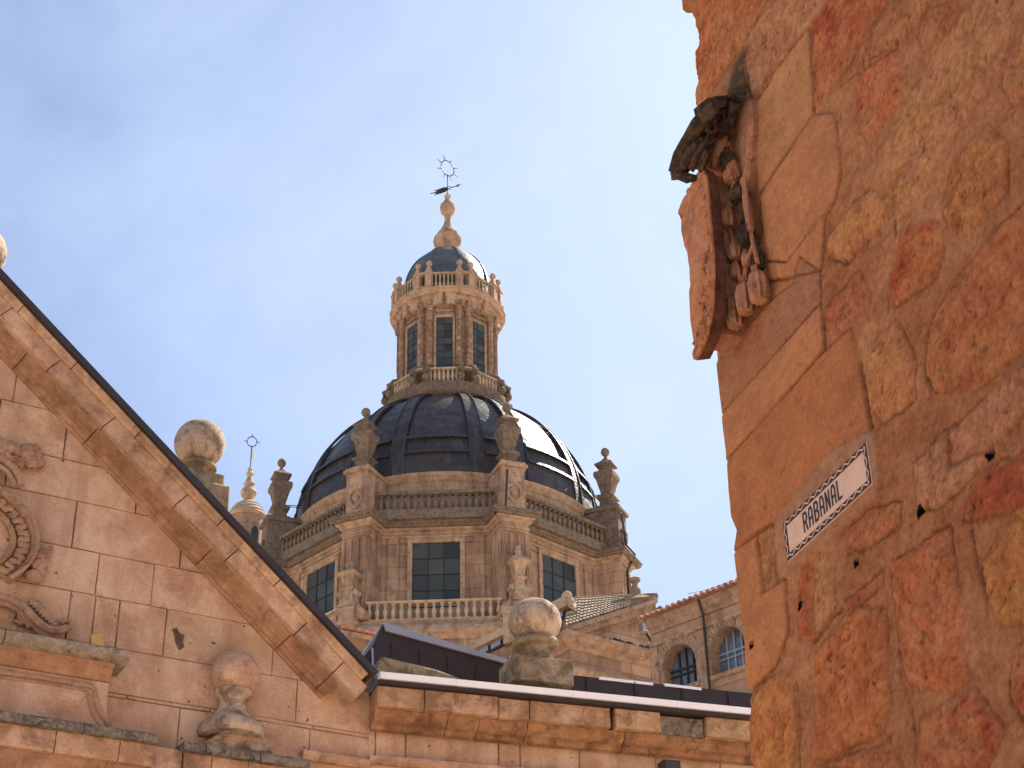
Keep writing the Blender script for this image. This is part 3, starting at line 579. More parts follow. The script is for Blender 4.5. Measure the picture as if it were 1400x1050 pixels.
def rough_wall():
    zs_ = np.concatenate([np.linspace(0, 3.1, 12), np.arange(3.2, 9.9, .0088), np.linspace(10, 11.5, 8)])
    edge_px = [(935, 0), (939, 21), (953, 50), (954, 60), (947, 82), (950, 113), (946, 137), (951, 151), (962, 200), (967, 300), (970, 420), (973, 501), (981, 569), (987, 624), (990, 676), (993, 710), (1001, 728), (997, 755), (1002, 796), (1007, 841), (1012, 882), (1013, 937), (1022, 944), (1016, 961), (1019, 992), (1023, 1033), (1024, 1060)]
    eu = sorted([W.uz(x, y)[::-1] for x, y in edge_px]); ez = np.array([e[0] for e in eu]); euu = np.array([e[1] for e in eu])
    ed = np.interp(zs_, ez, euu, left=.05, right=0) + .012 * fbm(zs_ * 9, zs_ * 0, 40)
    us_ = np.concatenate([np.arange(0, 2.95, .0085), np.linspace(3.0, 9, 20)])
    Zg, Ug0 = np.meshgrid(zs_, us_, indexing='ij')
    Ug = Ug0 + ed[:, None] * np.exp(-Ug0 * 5)
    # warp
    wu = Ug + .05 * fbm(Ug * 5, Zg * 5, 3) + .03 * fbm(Ug * 20, Zg * 20, 4, 4, .7); wz = Zg + .05 * fbm(Ug * 5, Zg * 5, 9) + .03 * fbm(Ug * 20, Zg * 20, 12, 4, .7)
    strat = fbm(Ug * 3.2, Zg * 15, 21, 6, .62); blot = fbm(Ug * 2.3, Zg * 2.9, 31, 5); fine = fbm(Ug * 42, Zg * 46, 51, 4, .7); mid = fbm(Ug * 10, Zg * 13, 61, 5, .65)
    lc = lambda c: np.array([lin(v) for v in c]) * 1.60 * np.array([1, .95, .88])
    AVG = (176, 116, 82)
    grit = fbm(Ug * 75, Zg * 80, 91, 3, .75); patch = fbm(Ug * 6, Zg * 7, 95, 5, .7); pit = np.clip((fbm(Ug * 30, Zg * 34, 99, 4, .7) - .17) * 14, 0, 1)
    base = lc((178, 120, 86)); base2 = lc((152, 98, 68))
    f = np.clip(.5 + 2.2 * blot, 0, 1)[..., None]; colr = (base * (1 - f) + base2 * f) * np.clip(1 + .7 * mid + .5 * fine + .35 * grit - .25 * pit, .4, 2)[..., None]
    hgt = -.010 + .010 * mid + .008 * fine
    best = np.full(Ug.shape, -9.)
    def sdist(poly, X, Y):
        P_ = np.array(poly); n = len(P_); d = np.full(X.shape, 1e9); ins = np.zeros(X.shape, bool)
        for i in range(n):
            a, b = P_[i], P_[(i + 1) % n]; e = b - a; wx = X - a[0]; wy = Y - a[1]; t = np.clip((wx * e[0] + wy * e[1]) / (e @ e + 1e-12), 0, 1)
            d = np.minimum(d, np.hypot(wx - e[0] * t, wy - e[1] * t))
            cnd = (a[1] > Y) != (b[1] > Y); xx = a[0] + (Y - a[1]) * e[0] / (e[1] if abs(e[1]) > 1e-9 else 1e-9); ins ^= cnd & (X < xx)
        return np.where(ins, d, -d)
    stones = [([W.uz(x, y) for x, y in p], a, b, m_, k, h) for p, a, b, m_, k, h in ST]
    # more stones where the photograph does not reach
    rg = random.Random(4)
    zq = 0.0
    while zq < 11.6:
        uq = rg.uniform(-.3, 0); hh = rg.uniform(.28, .5)
        while uq < 9:
            ww = rg.uniform(.35, .8)
            zin = 3.3 + max(0, (2.7 - uq)) * .1
            if (zq + hh < 3.2 or zq > 9.0 or uq > 2.75) :
                p = [(uq + .03, zq + .04), (uq + ww * .5, zq + .01), (uq + ww - .05, zq + .05), (uq + ww - .02, zq + hh * .6), (uq + ww - .07, zq + hh - .03), (uq + .06, zq + hh - .02)]
                stones.append((p, rg.choice([(186, 112, 70), (178, 98, 66), (196, 128, 90), (166, 104, 76)]), (160, 78, 52), .5, 'r', .012))
            uq += ww
        zq += hh
    joint = np.zeros(Ug.shape)
    for poly, ca, cb, amt, kind, h in stones:
        pu = [p[0] for p in poly]; pz = [p[1] for p in poly]
        msk = (Ug > min(pu) - .12) & (Ug < max(pu) + .12) & (Zg > min(pz) - .12) & (Zg < max(pz) + .12)
        if not msk.any(): continue
        k_ = .25 if kind == 's' else 1.0
        X = Ug[msk] + (wu[msk] - Ug[msk]) * k_; Y = Zg[msk] + (wz[msk] - Zg[msk]) * k_
        d = sdist(poly, X, Y); soft = .006 if kind == 's' else .03
        m_ = np.clip(d / soft + .3, 0, 1) if kind == 's' else np.clip(d / (soft * (1.2 + 4 * np.clip(blot[msk] + .15, 0, .5))) + .3, 0, 1) * np.clip(.86 + 1.2 * patch[msk], .45, 1)
        s_ = strat[msk] if kind == 'r' else blot[msk]
        g2 = np.clip(.5 + (2.5 * s_ + 4.0 * patch[msk] if kind == 'r' else 4 * s_), 0, 1) * amt * (1.5 if kind == 'r' else 1); g2 = np.clip(g2, 0, 1)[..., None]
        ca = tuple(.55 * v + .45 * a for v, a in zip(ca, AVG)); cb = tuple(.7 * v + .3 * a for v, a in zip(cb, AVG)); cc = lc(ca) * (1 - g2) + lc(cb) * g2
        if kind == 'r': cc = cc * np.clip(1 + .9 * mid[msk] + .9 * fine[msk] + .7 * grit[msk] - .5 * pit[msk], .3, 2)[..., None]
        else: cc = cc * np.clip(1 + .45 * mid[msk] + .22 * fine[msk] + .5 * blot[msk] - .3 * pit[msk] * (blot[msk] > 0), .4, 2)[..., None]
        colr[msk] = colr[msk] * (1 - m_[..., None]) + cc * m_[..., None]
        rr = np.clip(d / (.05 if kind == 'r' else .01), 0, 1); rr = np.sqrt(rr)
        hh = h * .7 + (.022 * strat[msk] + .010 * mid[msk] + .016 * fine[msk] + .014 * grit[msk] - .006 * pit[msk] if kind == 'r' else .003 * mid[msk] + .0015 * fine[msk])
        hgt[msk] = hgt[msk] * (1 - m_) + (hh * rr + (1 - rr) * (-.004)) * m_
        # thin open joint around it
        jn = np.exp(-(d / (.005 if kind == 's' else .007)) ** 2) * np.clip((.9 if kind == 's' else .42) + 2.2 * blot[msk] + 1.2 * mid[msk], 0, 1)
        joint[msk] = np.maximum(joint[msk], jn)
    colr *= (1 - .62 * joint)[..., None]; hgt -= .014 * joint
    # a few long open cracks
    for pix in [K2((742, 430), (755, 520), (770, 620), (785, 690)), K1((545, 100), (548, 250), (560, 440)), K1((270, 185), (285, 320), (320, 500), (330, 700)), K2((1010, 260), (995, 330), (1000, 450), (1018, 540)), K3((890, 580), (900, 700), (950, 850), (958, 1000)), K3((1180, 90), (1200, 230), (1240, 340), (1250, 420)), K3((480, 700), (500, 900), (495, 1050)), K1((870, 740), (872, 850), (880, 950)), K3((550, 560), (610, 470), (655, 410)), K3((1335, 700), (1345, 800), (1400, 850)), K1((340, 780), (335, 850), (345, 930)), K1((700, 810), (740, 790), (780, 735)), K2((845, 150), (848, 215)), K1((1110, 640), (1070, 800), (1080, 890))]:
        q = np.array([W.uz(x, y) for x, y in pix]); d = np.full(Ug.shape, 1e9)
        for a, b in zip(q[:-1], q[1:]):
            e = b - a; t = np.clip(((wu - a[0]) * e[0] + (wz - a[1]) * e[1]) / (e @ e), 0, 1); d = np.minimum(d, np.hypot(wu - a[0] - e[0] * t, wz - a[1] - e[1] * t))
        m_ = np.exp(-(d / .008) ** 2) * np.clip(.75 + 3 * mid, 0, 1); colr *= (1 - .6 * m_)[..., None]; hgt -= .022 * m_
    # putlog holes, the shade inside them painted near black
    for (x, y) in K2((1257, 790), (977, 1018)) + K3((720, 233), (505, 403), (315, 557)):
        u, z = W.uz(x, y); m_ = (np.abs(Ug - u) < .016) & (np.abs(Zg - z) < .013); hgt[m_] = -.10; m_ = (np.abs(Ug - u) < .022) & (np.abs(Zg - z) < .018); colr[m_] = lc((20, 14, 11))
    # mortar bed of the street sign
    q = [W.uz(x, y) for x, y in [(1060, 706), (1062, 742), (1066, 792), (1078, 788), (1120, 752), (1197, 680), (1203, 660), (1196, 588), (1178, 592), (1140, 616), (1123, 634), (1098, 664), (1072, 694)]]
    d = sdist(q, Ug + (wu - Ug) * .4, Zg + (wz - Zg) * .4); m_ = np.clip((d + .02 * mid) / .012 + .5, 0, 1); colr = colr * (1 - m_[..., None]) + (lc((172, 122, 94)) * (1 + .6 * mid[..., None])) * m_[..., None]; hgt = hgt * (1 - m_) + (.012 + .006 * mid) * m_
    # soot under the arms
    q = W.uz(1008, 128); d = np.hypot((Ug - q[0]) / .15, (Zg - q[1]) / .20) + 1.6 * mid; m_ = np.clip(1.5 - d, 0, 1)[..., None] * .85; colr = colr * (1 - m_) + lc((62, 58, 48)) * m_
    # round the corner: the first columns fall back
    edge_r = Ug - ed[:, None]
    hgt = hgt - .05 * np.exp(-np.clip(edge_r, 0, 1) / .018) 
    colr = np.clip(colr, .01, .9)
    fade = np.clip((9 - Ug0) / 6, 0, 1)
    # back face columns (the other side of the corner)
    nz_, nu = Ug.shape; O = np.array(W.o); E_ = np.array(W.e); Nn = np.array(W.n)
    Pm = O + E_ * Ug[..., None] + Nn * hgt[..., None]; Pm[..., 2] = Zg
    ks = [.10, .2, .35, .6, 1.2, 3, 7]; back = []
    for k_ in ks:
        bu = ed + .03 * (1 if k_ > .15 else .2) + .03 * fbm(zs_ * 4, zs_ * 0 + k_ * 3, 70); Pb = O + E_ * bu[:, None] + Nn * (-k_); Pb[:, 2] = zs_; back.append(Pb)
    allP = np.concatenate([np.stack(back[::-1], 1), Pm], 1); allC = np.concatenate([np.repeat(colr[:, :1], len(ks), 1), colr], 1)
    nu2 = allP.shape[1]; idx = np.arange(nz_ * nu2).reshape(nz_, nu2)
    quads = np.stack([idx[:-1, :-1], idx[:-1, 1:], idx[1:, 1:], idx[1:, :-1]], -1).reshape(-1, 4)
    me = bpy.data.meshes.new('wall'); inv = rm(house).inverted(); R3 = np.array(inv.to_3x3()); T3 = np.array(inv.translation)
    P2 = allP.reshape(-1, 3) @ R3.T + T3
    nv, nf = len(P2), len(quads)
    me.vertices.add(nv); me.vertices.foreach_set('co', P2.astype('f').ravel()); me.loops.add(nf * 4); me.loops.foreach_set('vertex_index', quads.astype('i').ravel())
    me.polygons.add(nf); me.polygons.foreach_set('loop_start', np.arange(0, nf * 4, 4, dtype='i')); me.update(calc_edges=True); me.validate()
    at = me.color_attributes.new('stone', 'FLOAT_COLOR', 'POINT'); at.data.foreach_set('color', np.concatenate([allC.reshape(-1, 3), np.ones((nv, 1))], 1).astype('f').ravel())
    me.polygons.foreach_set('use_smooth', [True] * nf)
    return me
house = root('rough_stone_house', 'close corner house of reddish rubble and sawn sandstone blocks with mortar patches', 'building', W.o, W.ang)
m, t, b = newmat('rubble_wall'); at = N(t, 'ShaderNodeAttribute', attribute_name='stone'); tcn = N(t, 'ShaderNodeTexCoord'); V = tcn.outputs['Object']
f1 = noise(t, V, 46, 9, .82, .3, .36, .64); f2 = noise(t, V, 13, 10, .78, .4, .34, .66, (1, 1, 2))
c_ = mixc(t, .6, at.outputs['Color'], mixc(t, f1, (.36, .35, .34, 1), (.80, .79, .76, 1)), 'OVERLAY'); c_ = mixc(t, .4, c_, mixc(t, f2, (.40, .38, .37, 1), (.72, .72, .70, 1)), 'OVERLAY')
t.links.new(c_, b.inputs['Base Color']); b.inputs['Roughness'].default_value = .95; b.inputs['Specular IOR Level'].default_value = .1
ha = N(t, 'ShaderNodeMath', operation='ADD'); t.links.new(f1, ha.inputs[0]); t.links.new(f2, ha.inputs[1]); bp = N(t, 'ShaderNodeBump'); bp.inputs['Strength'].default_value = .85; bp.inputs['Distance'].default_value = .012
t.links.new(ha.outputs[0], bp.inputs['Height']); t.links.new(bp.outputs[0], b.inputs['Normal']); M['rubble'] = m
me = rough_wall(); me.materials.append(m); o = bpy.data.objects.new('wall', me); C.objects.link(o); o.parent = house
# the roof slab that closes the house on top
part('roof', MB().box(W.P, .15, 8.9, -6.8, -.1, 11.2, 11.45), M['tile'], house)

# ------------------------------------------------------------------ street sign
sg = root('street_sign', 'white tile street sign reading RABANAL with a black wavy border', 'sign', W.hit(1128, 687, .02), W.ang)
tl, bl, tr, br = [W.uz(x, y, .028) for x, y in ((1068, 714), (1074, 768), (1181, 605), (1188, 660))]
u0, u1 = (tl[0] + bl[0]) / 2, (tr[0] + br[0]) / 2; z1, z0 = (tl[1] + tr[1]) / 2, (bl[1] + br[1]) / 2
tilem = plain('glazed_white_tile', col(228, 184, 154, 1.0), .4, 0, .16, 9, .05); inkm = plain('black_glaze', col(48, 34, 34), .4, 0, .2, 5, .02)
part('tile', MB().box(W.P, u0 - .002, u1 + .002, -.01, .018, z0 - .002, z1 + .002, .002), tilem, sg)
bw_ = .026
def band(mb, a0, a1, b0, b1, w): mb.box(W.P, a0, a1, .01, w - .0085, b0, b1)
mb = MB(); band(mb, u0, u1, z1 - bw_, z1, .0285); band(mb, u0, u1, z0, z0 + bw_, .0285); band(mb, u0, u0 + bw_, z0 + bw_, z1 - bw_, .0285); band(mb, u1 - bw_, u1, z0 + bw_, z1 - bw_, .0285)
part('border', mb, inkm, sg)
def wave(mb, p, q, n, amp, width):
    p, q = Vector(p), Vector(q); d = (q - p); ln = d.length; d.normalize(); nn = Vector((-d.y, d.x)); k = n * 10; pts = []
    for i in range(k + 1):
        s_ = i / k; pts.append(p + d * ln * s_ + nn * amp * math.sin(2 * math.pi * n * s_))
    for a, b_ in zip(pts[:-1], pts[1:]):
        e = (b_ - a).normalized(); m2 = Vector((-e.y, e.x)) * width / 2
        qd = [a - m2, b_ - m2, b_ + m2, a + m2]; mb.add([W.P(v.x, .0215, v.y) for v in qd], [[0, 1, 2, 3]])
mb = MB(); h2 = bw_ / 2
wave(mb, (u0 + .01, z1 - h2), (u1 - .01, z1 - h2), 12, .0065, .0065); wave(mb, (u0 + .01, z0 + h2), (u1 - .01, z0 + h2), 12, .0065, .0065)
wave(mb, (u0 + h2, z0 + .01), (u0 + h2, z1 - .01), 3, .006, .0065); wave(mb, (u1 - h2, z0 + .01), (u1 - h2, z1 - .01), 3, .006, .0065)
part('wavy_line', mb, tilem, sg)
# letters drawn as strokes
GL = {'R': [[(0, 0), (0, 1), (.62, 1), (.8, .85), (.8, .65), (.62, .5), (0, .5)], [(.45, .5), (.85, 0)]],
      'A': [[(0, 0), (0, .78), (.2, 1), (.6, 1), (.8, .78), (.8, 0)], [(0, .42), (.8, .42)]],
      'B': [[(0, 0), (0, 1), (.6, 1), (.78, .86), (.78, .66), (.6, .53), (0, .53)], [(.6, .53), (.82, .38), (.82, .15), (.62, 0), (0, 0)]],
      'N': [[(0, 0), (0, 1), (.8, 0), (.8, 1)]], 'L': [[(0, 1), (0, 0), (.8, 0)]]}
mb = MB(); lh = .080; lu, lz = W.uz(1100, 727, .02); adv = (W.uz(1155, 678, .02)[0] - lu) / 7; lw = adv * .72
for i, ch in enumerate('RABANAL'):
    ox = lu + i * adv
    for st in GL[ch]:
        pts = [Vector((ox + x * lw * .95, lz + y * lh)) for x, y in st]
        for a, b_ in zip(pts[:-1], pts[1:]):
            e = (b_ - a).normalized(); m2 = Vector((-e.y, e.x)) * .0056; e2 = e * .004
            qd = [a - m2 - e2, b_ - m2 + e2, b_ + m2 + e2, a + m2 - e2]; mb.add([W.P(v.x, .0195 + .0002 * (len(mb.f) % 5), v.y) for v in qd], [[0, 1, 2, 3]])
part('lettering', mb, inkm, sg)

# ------------------------------------------------------------------ coat of arms on the corner
arms = root('coat_of_arms', 'carved stone shield with striped bends under a blackened tasselled hat, high on the wall corner', 'coat of arms', W.hit(975, 380, 0), W.ang)
shm = stone('arms_stone', col(176, 118, 84, KW), col(154, 98, 68, KW), col(186, 130, 96, KW), col(96, 62, 48, KW), 5, .5, .7, bdist=.01)
blk = stone('sooty_arms_stone', col(64, 52, 42, KW), col(44, 38, 34, KW), col(120, 84, 60, KW), col(24, 22, 20, KW), 7, .7, .8, bdist=.01)
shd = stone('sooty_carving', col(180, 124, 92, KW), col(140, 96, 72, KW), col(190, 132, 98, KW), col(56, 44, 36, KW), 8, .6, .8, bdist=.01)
blk2 = stone('sooty_shaded_rim', col(104, 66, 52, KW), col(80, 52, 42, KW), col(120, 78, 60, KW), col(44, 34, 30, KW), 6, .6, .7, bdist=.01)  # rim colour darkened for soot and for the shade of the undercut
def wp(pix, w): return [W.P(*(lambda q: (q[0], w, q[1]))(W.uz(x, y, w))) for x, y in pix]
WS = .22
shp = [(958, 228), (964, 240), (967, 262), (970, 300), (973, 340), (975, 375), (974, 410), (970, 440), (964, 462), (956, 480), (950, 492), (947, 490), (951, 478), (955, 455), (951, 445), (950, 415), (948, 380), (944, 360), (941, 330), (938, 312), (933, 303), (927, 287), (933, 272), (941, 260), (950, 240)]
mb = MB(); qs = [W.uz(x, y, WS) for x, y in shp]
cu_ = sum(q[0] for q in qs) / len(qs); czs = sum(q[1] for q in qs) / len(qs)
# bulging front: rings from the rim to the middle
qf = []
for i_ in range(len(qs)):      # finer, slightly scalloped outline
    a_, b_ = qs[i_], qs[(i_ + 1) % len(qs)]
    for f_ in (0, .33, .66): qf.append((a_[0] + (b_[0] - a_[0]) * f_ + random.uniform(-.004, .004), a_[1] + (b_[1] - a_[1]) * f_ + random.uniform(-.004, .004)))
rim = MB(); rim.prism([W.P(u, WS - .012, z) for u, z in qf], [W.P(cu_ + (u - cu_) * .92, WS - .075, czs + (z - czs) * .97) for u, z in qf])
rings = []; qs = qf
for k, (s_, w) in enumerate([(1, WS - .013), (1, WS - .002), (.95, WS + .004), (.90, WS - .008), (.6, WS + .022), (.3, WS + .035)]):
    rings.append([W.P(cu_ + (u - cu_) * s_, w, czs + (z - czs) * s_) for u, z in qs])
n = len(qs)
vs = [p for r in rings for p in r]; fs = [[i * n + k, i * n + (k + 1) % n, (i + 1) * n + (k + 1) % n, (i + 1) * n + k] for i in range(len(rings) - 1) for k in range(n)] + [list(range(5 * n, 6 * n)), list(range(n - 1, -1, -1))]
mb.add(vs, fs)
for pix in [[(939, 292), (946, 278), (954, 262), (959, 252)], [(943, 313), (950, 298), (958, 282), (965, 267)], [(946, 335), (953, 320), (961, 304), (968, 289)], [(950, 358), (957, 342), (964, 326), (970, 314)], [(952, 378), (959, 362), (966, 348), (971, 338)]]: mb.tube(wp([(x - 1.5, y) for x, y in pix], WS + .006), .0085, 6)
rg = random.Random(8)
for _ in range(46):
    y = rg.uniform(335, 470); x = rg.uniform(954, 970) - max(0, y - 430) * .22
    x2, y2 = x + rg.uniform(-3, 3), y + rg.uniform(4, 11); mb.tube(wp([(x, y), ((x + x2) / 2 + rg.uniform(-2, 2), (y + y2) / 2), (x2, y2)], WS + .02), [.005, .008, .004], 5)
for (x, y) in [(934, 287), (941, 310), (946, 333), (941, 262)]: mb.ball(wp([(x + 3, y)], WS - .02)[0], .022, 7)
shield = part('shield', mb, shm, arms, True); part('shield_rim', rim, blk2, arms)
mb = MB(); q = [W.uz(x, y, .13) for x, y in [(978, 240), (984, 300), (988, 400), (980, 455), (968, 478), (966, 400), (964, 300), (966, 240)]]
mb.prism([W.P(u, .12, z) for u, z in q], [W.P(u, -.02, z) for u, z in q]); part('backing', mb, shd, arms)  # sooty stone, its dark colour also deepening the shaded gap behind the shield
# hat brim and crown
mb = MB(); q = [W.uz(x, y, .11) for x, y in [(944, 226), (952, 200), (964, 168), (980, 148), (994, 150), (994, 180), (984, 212), (968, 228), (955, 230)]]
mb.prism([W.P(u, .11, z) for u, z in q], [W.P(u, .0, z) for u, z in q], .03)
for k_ in range(5):      # falling folds under the brim
    x0_ = 950 + k_ * 9; mb.tube(wp([(x0_ + 6, 172 - k_ * 6), (x0_ + 3, 192 - k_ * 3), (x0_ - 2, 212), (x0_ - 8, 230 - k_)], .17 - k_ * .012), [.02, .028, .03, .018], 8); part('hat_crown', mb, shd, arms, True)
mb = MB()
rg = random.Random(21)
mb.tube(wp([(923, 236), (930, 214), (941, 192), (953, 172), (966, 158), (980, 143)], .27), [.03, .035, .036, .04, .035, .03], 9)
mb.tube(wp([(921, 238), (929, 238), (940, 243), (948, 243)], .24), [.025, .03, .026, .015], 7)
mb.tube(wp([(962, 170), (961, 155), (972, 145), (985, 140)], .18), [.035, .045, .045, .03], 8)
mb.tube(wp([(985, 134), (984, 150), (985, 170), (986, 185)], .15), [.045, .045, .04, .03], 8)
mb.tube(wp([(1005, 140), (1001, 160), (996, 180), (990, 195), (978, 208)], .10), [.03, .032, .03, .028, .02], 7)
mb.tube(wp([(935, 236), (945, 214), (955, 200), (962, 185)], .22), [.02, .028, .026, .03], 7)
mb.tube(wp([(945, 232), (952, 215), (962, 200), (972, 190)], .24), [.018, .026, .024, .02], 7); mb.tube(wp([(956, 234), (962, 220), (970, 205)], .23), [.018, .024, .02], 7)
mb.tube(wp([(930, 238), (938, 222), (947, 208), (956, 196)], .25), [.02, .03, .03, .02], 8); mb.tube(wp([(990, 143), (1000, 137), (1012, 132), (1018, 128)], .08), [.03, .03, .03, .015], 7)
mb.tube(wp([(970, 150), (978, 160), (976, 178), (968, 192)], .20), [.03, .034, .03, .02], 7)
for i in range(len(mb.v)): mb.v[i] += Vector((rg.uniform(-1, 1), rg.uniform(-1, 1), rg.uniform(-1, 1))) * .009
part('hat', mb, blk, arms, True)
mb = MB(); q = [W.uz(x, y, .10) for x, y in [(962, 165), (990, 140), (1008, 130), (1012, 160), (1010, 215), (1000, 260), (985, 245), (975, 225), (965, 225), (950, 215)]]
mb.prism([W.P(u, .05, z) for u, z in q], [W.P(u, -.02, z) for u, z in q], .02); part('hat_backing', mb, shd, arms, True)
mb = MB()
def cord(pix, w, r=.011): mb.tube(wp(pix, w), r, 6)
cord([(990, 185), (994, 205), (1000, 225), (1004, 240)], .09, .03); cord([(1004, 240), (1002, 262), (998, 285), (997, 305)], .08); cord([(992, 215), (988, 235), (1003, 250)], .08)
cord([(1016, 245), (1018, 262), (1022, 290), (1026, 315)], .07, .017); cord([(997, 305), (1002, 330), (1003, 350)], .08); cord([(1026, 315), (1030, 335), (1036, 360)], .06)
cord([(1003, 350), (1010, 370), (1014, 395)], .07); cord([(1003, 350), (996, 372), (1000, 395)], .07); cord([(1030, 335), (1020, 360), (1018, 380)], .06); cord([(997, 330), (992, 360), (990, 410)], .06)
part('cords', mb, shd, arms, True)
def tassel(px, py, w, r, h, mat):
    c = wp([(px, py)], w)[0]; f = lambda x, y, z: c + W.e * x + W.n * y + Vector((0, 0, z)); m2 = MB()
    prof = [(.2, 1), (.5, .95), (.5, .8), (.35, .72), (.75, .5), (1, 0), (.98, -.6), (.8, -.95), (.3, -1)]; seg = 18
    vs = []
    for rr, z in prof:
        for k in range(seg): 
            a = 2 * math.pi * k / seg; q_ = rr * r * (1 + (.14 if k % 2 else -.1)); vs.append(f(q_ * math.cos(a), q_ * math.sin(a), z * h))
    fs = [[i * seg + k, i * seg + (k + 1) % seg, (i + 1) * seg + (k + 1) % seg, (i + 1) * seg + k] for i in range(len(prof) - 1) for k in range(seg)] + [list(range(seg)), list(range((len(prof) - 1) * seg, len(prof) * seg))]
    m2.add(vs, fs); return part('tassel', m2, mat, arms, True)
for (x, y, w, r, h, mt) in [(995, 216, .10, .04, .06, blk), (999, 238, .09, .035, .05, shd), (1010, 264, .08, .046, .05, blk), (1016, 286, .07, .022, .08, blk), (1019, 318, .07, .042, .075, blk), (993, 296, .10, .036, .07, shd), (990, 322, .09, .028, .05, shd), (1004, 343, .08, .034, .05, shd), (990, 366, .08, .034, .075, shd), (1005, 368, .07, .026, .05, shd), (1020, 352, .06, .022, .05, shd),
    (1036, 388, .055, .044, .10, shd), (1018, 404, .07, .042, .10, shd), (1003, 423, .075, .042, .10, shd), (988, 440, .08, .036, .085, shd), (1037, 350, .04, .026, .08, blk)]: tassel(x, y, w, r, h, mt)

# ------------------------------------------------------------------ domed church
DH = 70.0; rc = ray(612, 690); CX = rc.x * DH / rc.y; BE = -math.atan2(rc.x, rc.y)
ch = root('domed_church', 'octagonal stone church crossing with a dark lead dome, balustrades, corner pinnacles and tall lantern', 'church', (CX, DH, 0), BE)
CM = rm(ch)
def cw(x, y, z): return CM @ Vector((x, y, z))
def pol(phi, t, o, z):
    a = rad(phi); return cw(o * math.sin(a) + t * math.cos(a), -o * math.cos(a) + t * math.sin(a), z)
def ZR(row, r): q = ray(612, row); return EYE + (DH - r) * q.z / q.y
def frm(phi): return lambda t, o, z: pol(phi, t, o, z)
COR = [-26.3 + 45 * i for i in range(8)]; BAY = [c + 22.5 for c in COR]
T22 = math.tan(rad(22.5)); S22, C22 = math.sin(rad(22.5)), math.cos(rad(22.5))
def path_oct(A_, hw=None, ro=None):
    out = []
    for c_ in COR:
        a = rad(c_)
        if hw is None: loc = [(0, A_ / C22)]
        else: oi = (A_ - hw * S22) / C22; loc = [(-hw, oi), (-hw, ro), (hw, ro), (hw, oi)]
        out += [Vector((o * math.sin(a) + t * math.cos(a), -o * math.cos(a) + t * math.sin(a))) for t, o in loc]
    return out
def ring(mb, path, prof):
    """closed horizontal path swept with profile (out,z), mitred; counter-clockwise path"""
    n = len(path); m_ = len(prof); vs = []
    for i, p in enumerate(path):
        a = (p - path[i - 1]).normalized(); b_ = (path[(i + 1) % n] - p).normalized(); na = Vector((a.y, -a.x)); nb = Vector((b_.y, -b_.x))
        k = (na + nb); k = k / max(.3, (1 + na.dot(nb)))
        vs += [cw(p.x + k.x * o, p.y + k.y * o, z) for o, z in prof]
    fs = [[i * m_ + k, i * m_ + (k + 1) % m_, ((i + 1) % n) * m_ + (k + 1) % m_, ((i + 1) % n) * m_ + k] for i in range(n) for k in range(m_)]
    mb.add(vs, fs)
AW, HW, RO = 7.1, .62, 8.6
z_gal = ZR(846, 8.4); z_cb = ZR(714, 7.75); z_ct = ZR(699, 7.9)
z_cb2 = z_cb - .0
# wall and piers of the drum
mb = MB(); ring(mb, path_oct(AW), [(0, z_gal - .5), (0, z_cb - .02), (-.8, z_cb - .02), (-.8, z_gal - .5)]); part('drum_wall', mb, M['drum'], ch)
for c_ in COR:
    mb = MB(); f = frm(c_); oi = (AW - HW * S22) / C22 - .3
    mb.box(f, -HW, HW, oi, RO, z_gal - .4, z_cb - .02, .03)
    for t in (-.5, -.17, .17, .5): mb.box(f, t - .06, t + .06, RO, RO + .09, z_gal + .3, z_cb - .75, .01)
    mb.box(f, -.45, .45, RO, RO + .05, z_cb - .62, z_cb - .55, .01)
    mb.box(f, -HW - .04, HW + .04, oi, RO + .045, z_cb - .50, z_cb - .40, .02)
    for s_ in (-1, 1):
        for o in (7.85, 8.35): mb.box(lambda a, b_, z: f(b_ * s_, a, z), o - .05, o + .05, HW, HW + .04, z_gal + .3, z_cb - .75, .008)
    mb.box(f, -.4, .4, RO + .0, RO + .04, z_gal + .25, z_gal + .33, .01)
    part('pier', mb, M['drum'], ch)
def tilted(f, a0, a1, o, z0, z1, as_, zs_):
    mb = MB(); A_ = [a0] + [a for a in as_ if a0 < a < a1] + [a1]; Z_ = sorted([z0] + [z for z in zs_ if z0 + .05 < z < z1] + [z1])
    for p, q in zip(A_[:-1], A_[1:]):
        for r, t in zip(Z_[:-1], Z_[1:]):
            d = [random.uniform(0, .010) for _ in range(3)]; mb.add([f(p, o + d[0], r), f(q, o + d[1], r), f(q, o + max(0, d[1] + d[2] - d[0]), t), f(p, o + d[2], t)], [[0, 1, 2, 3]])
    return mb
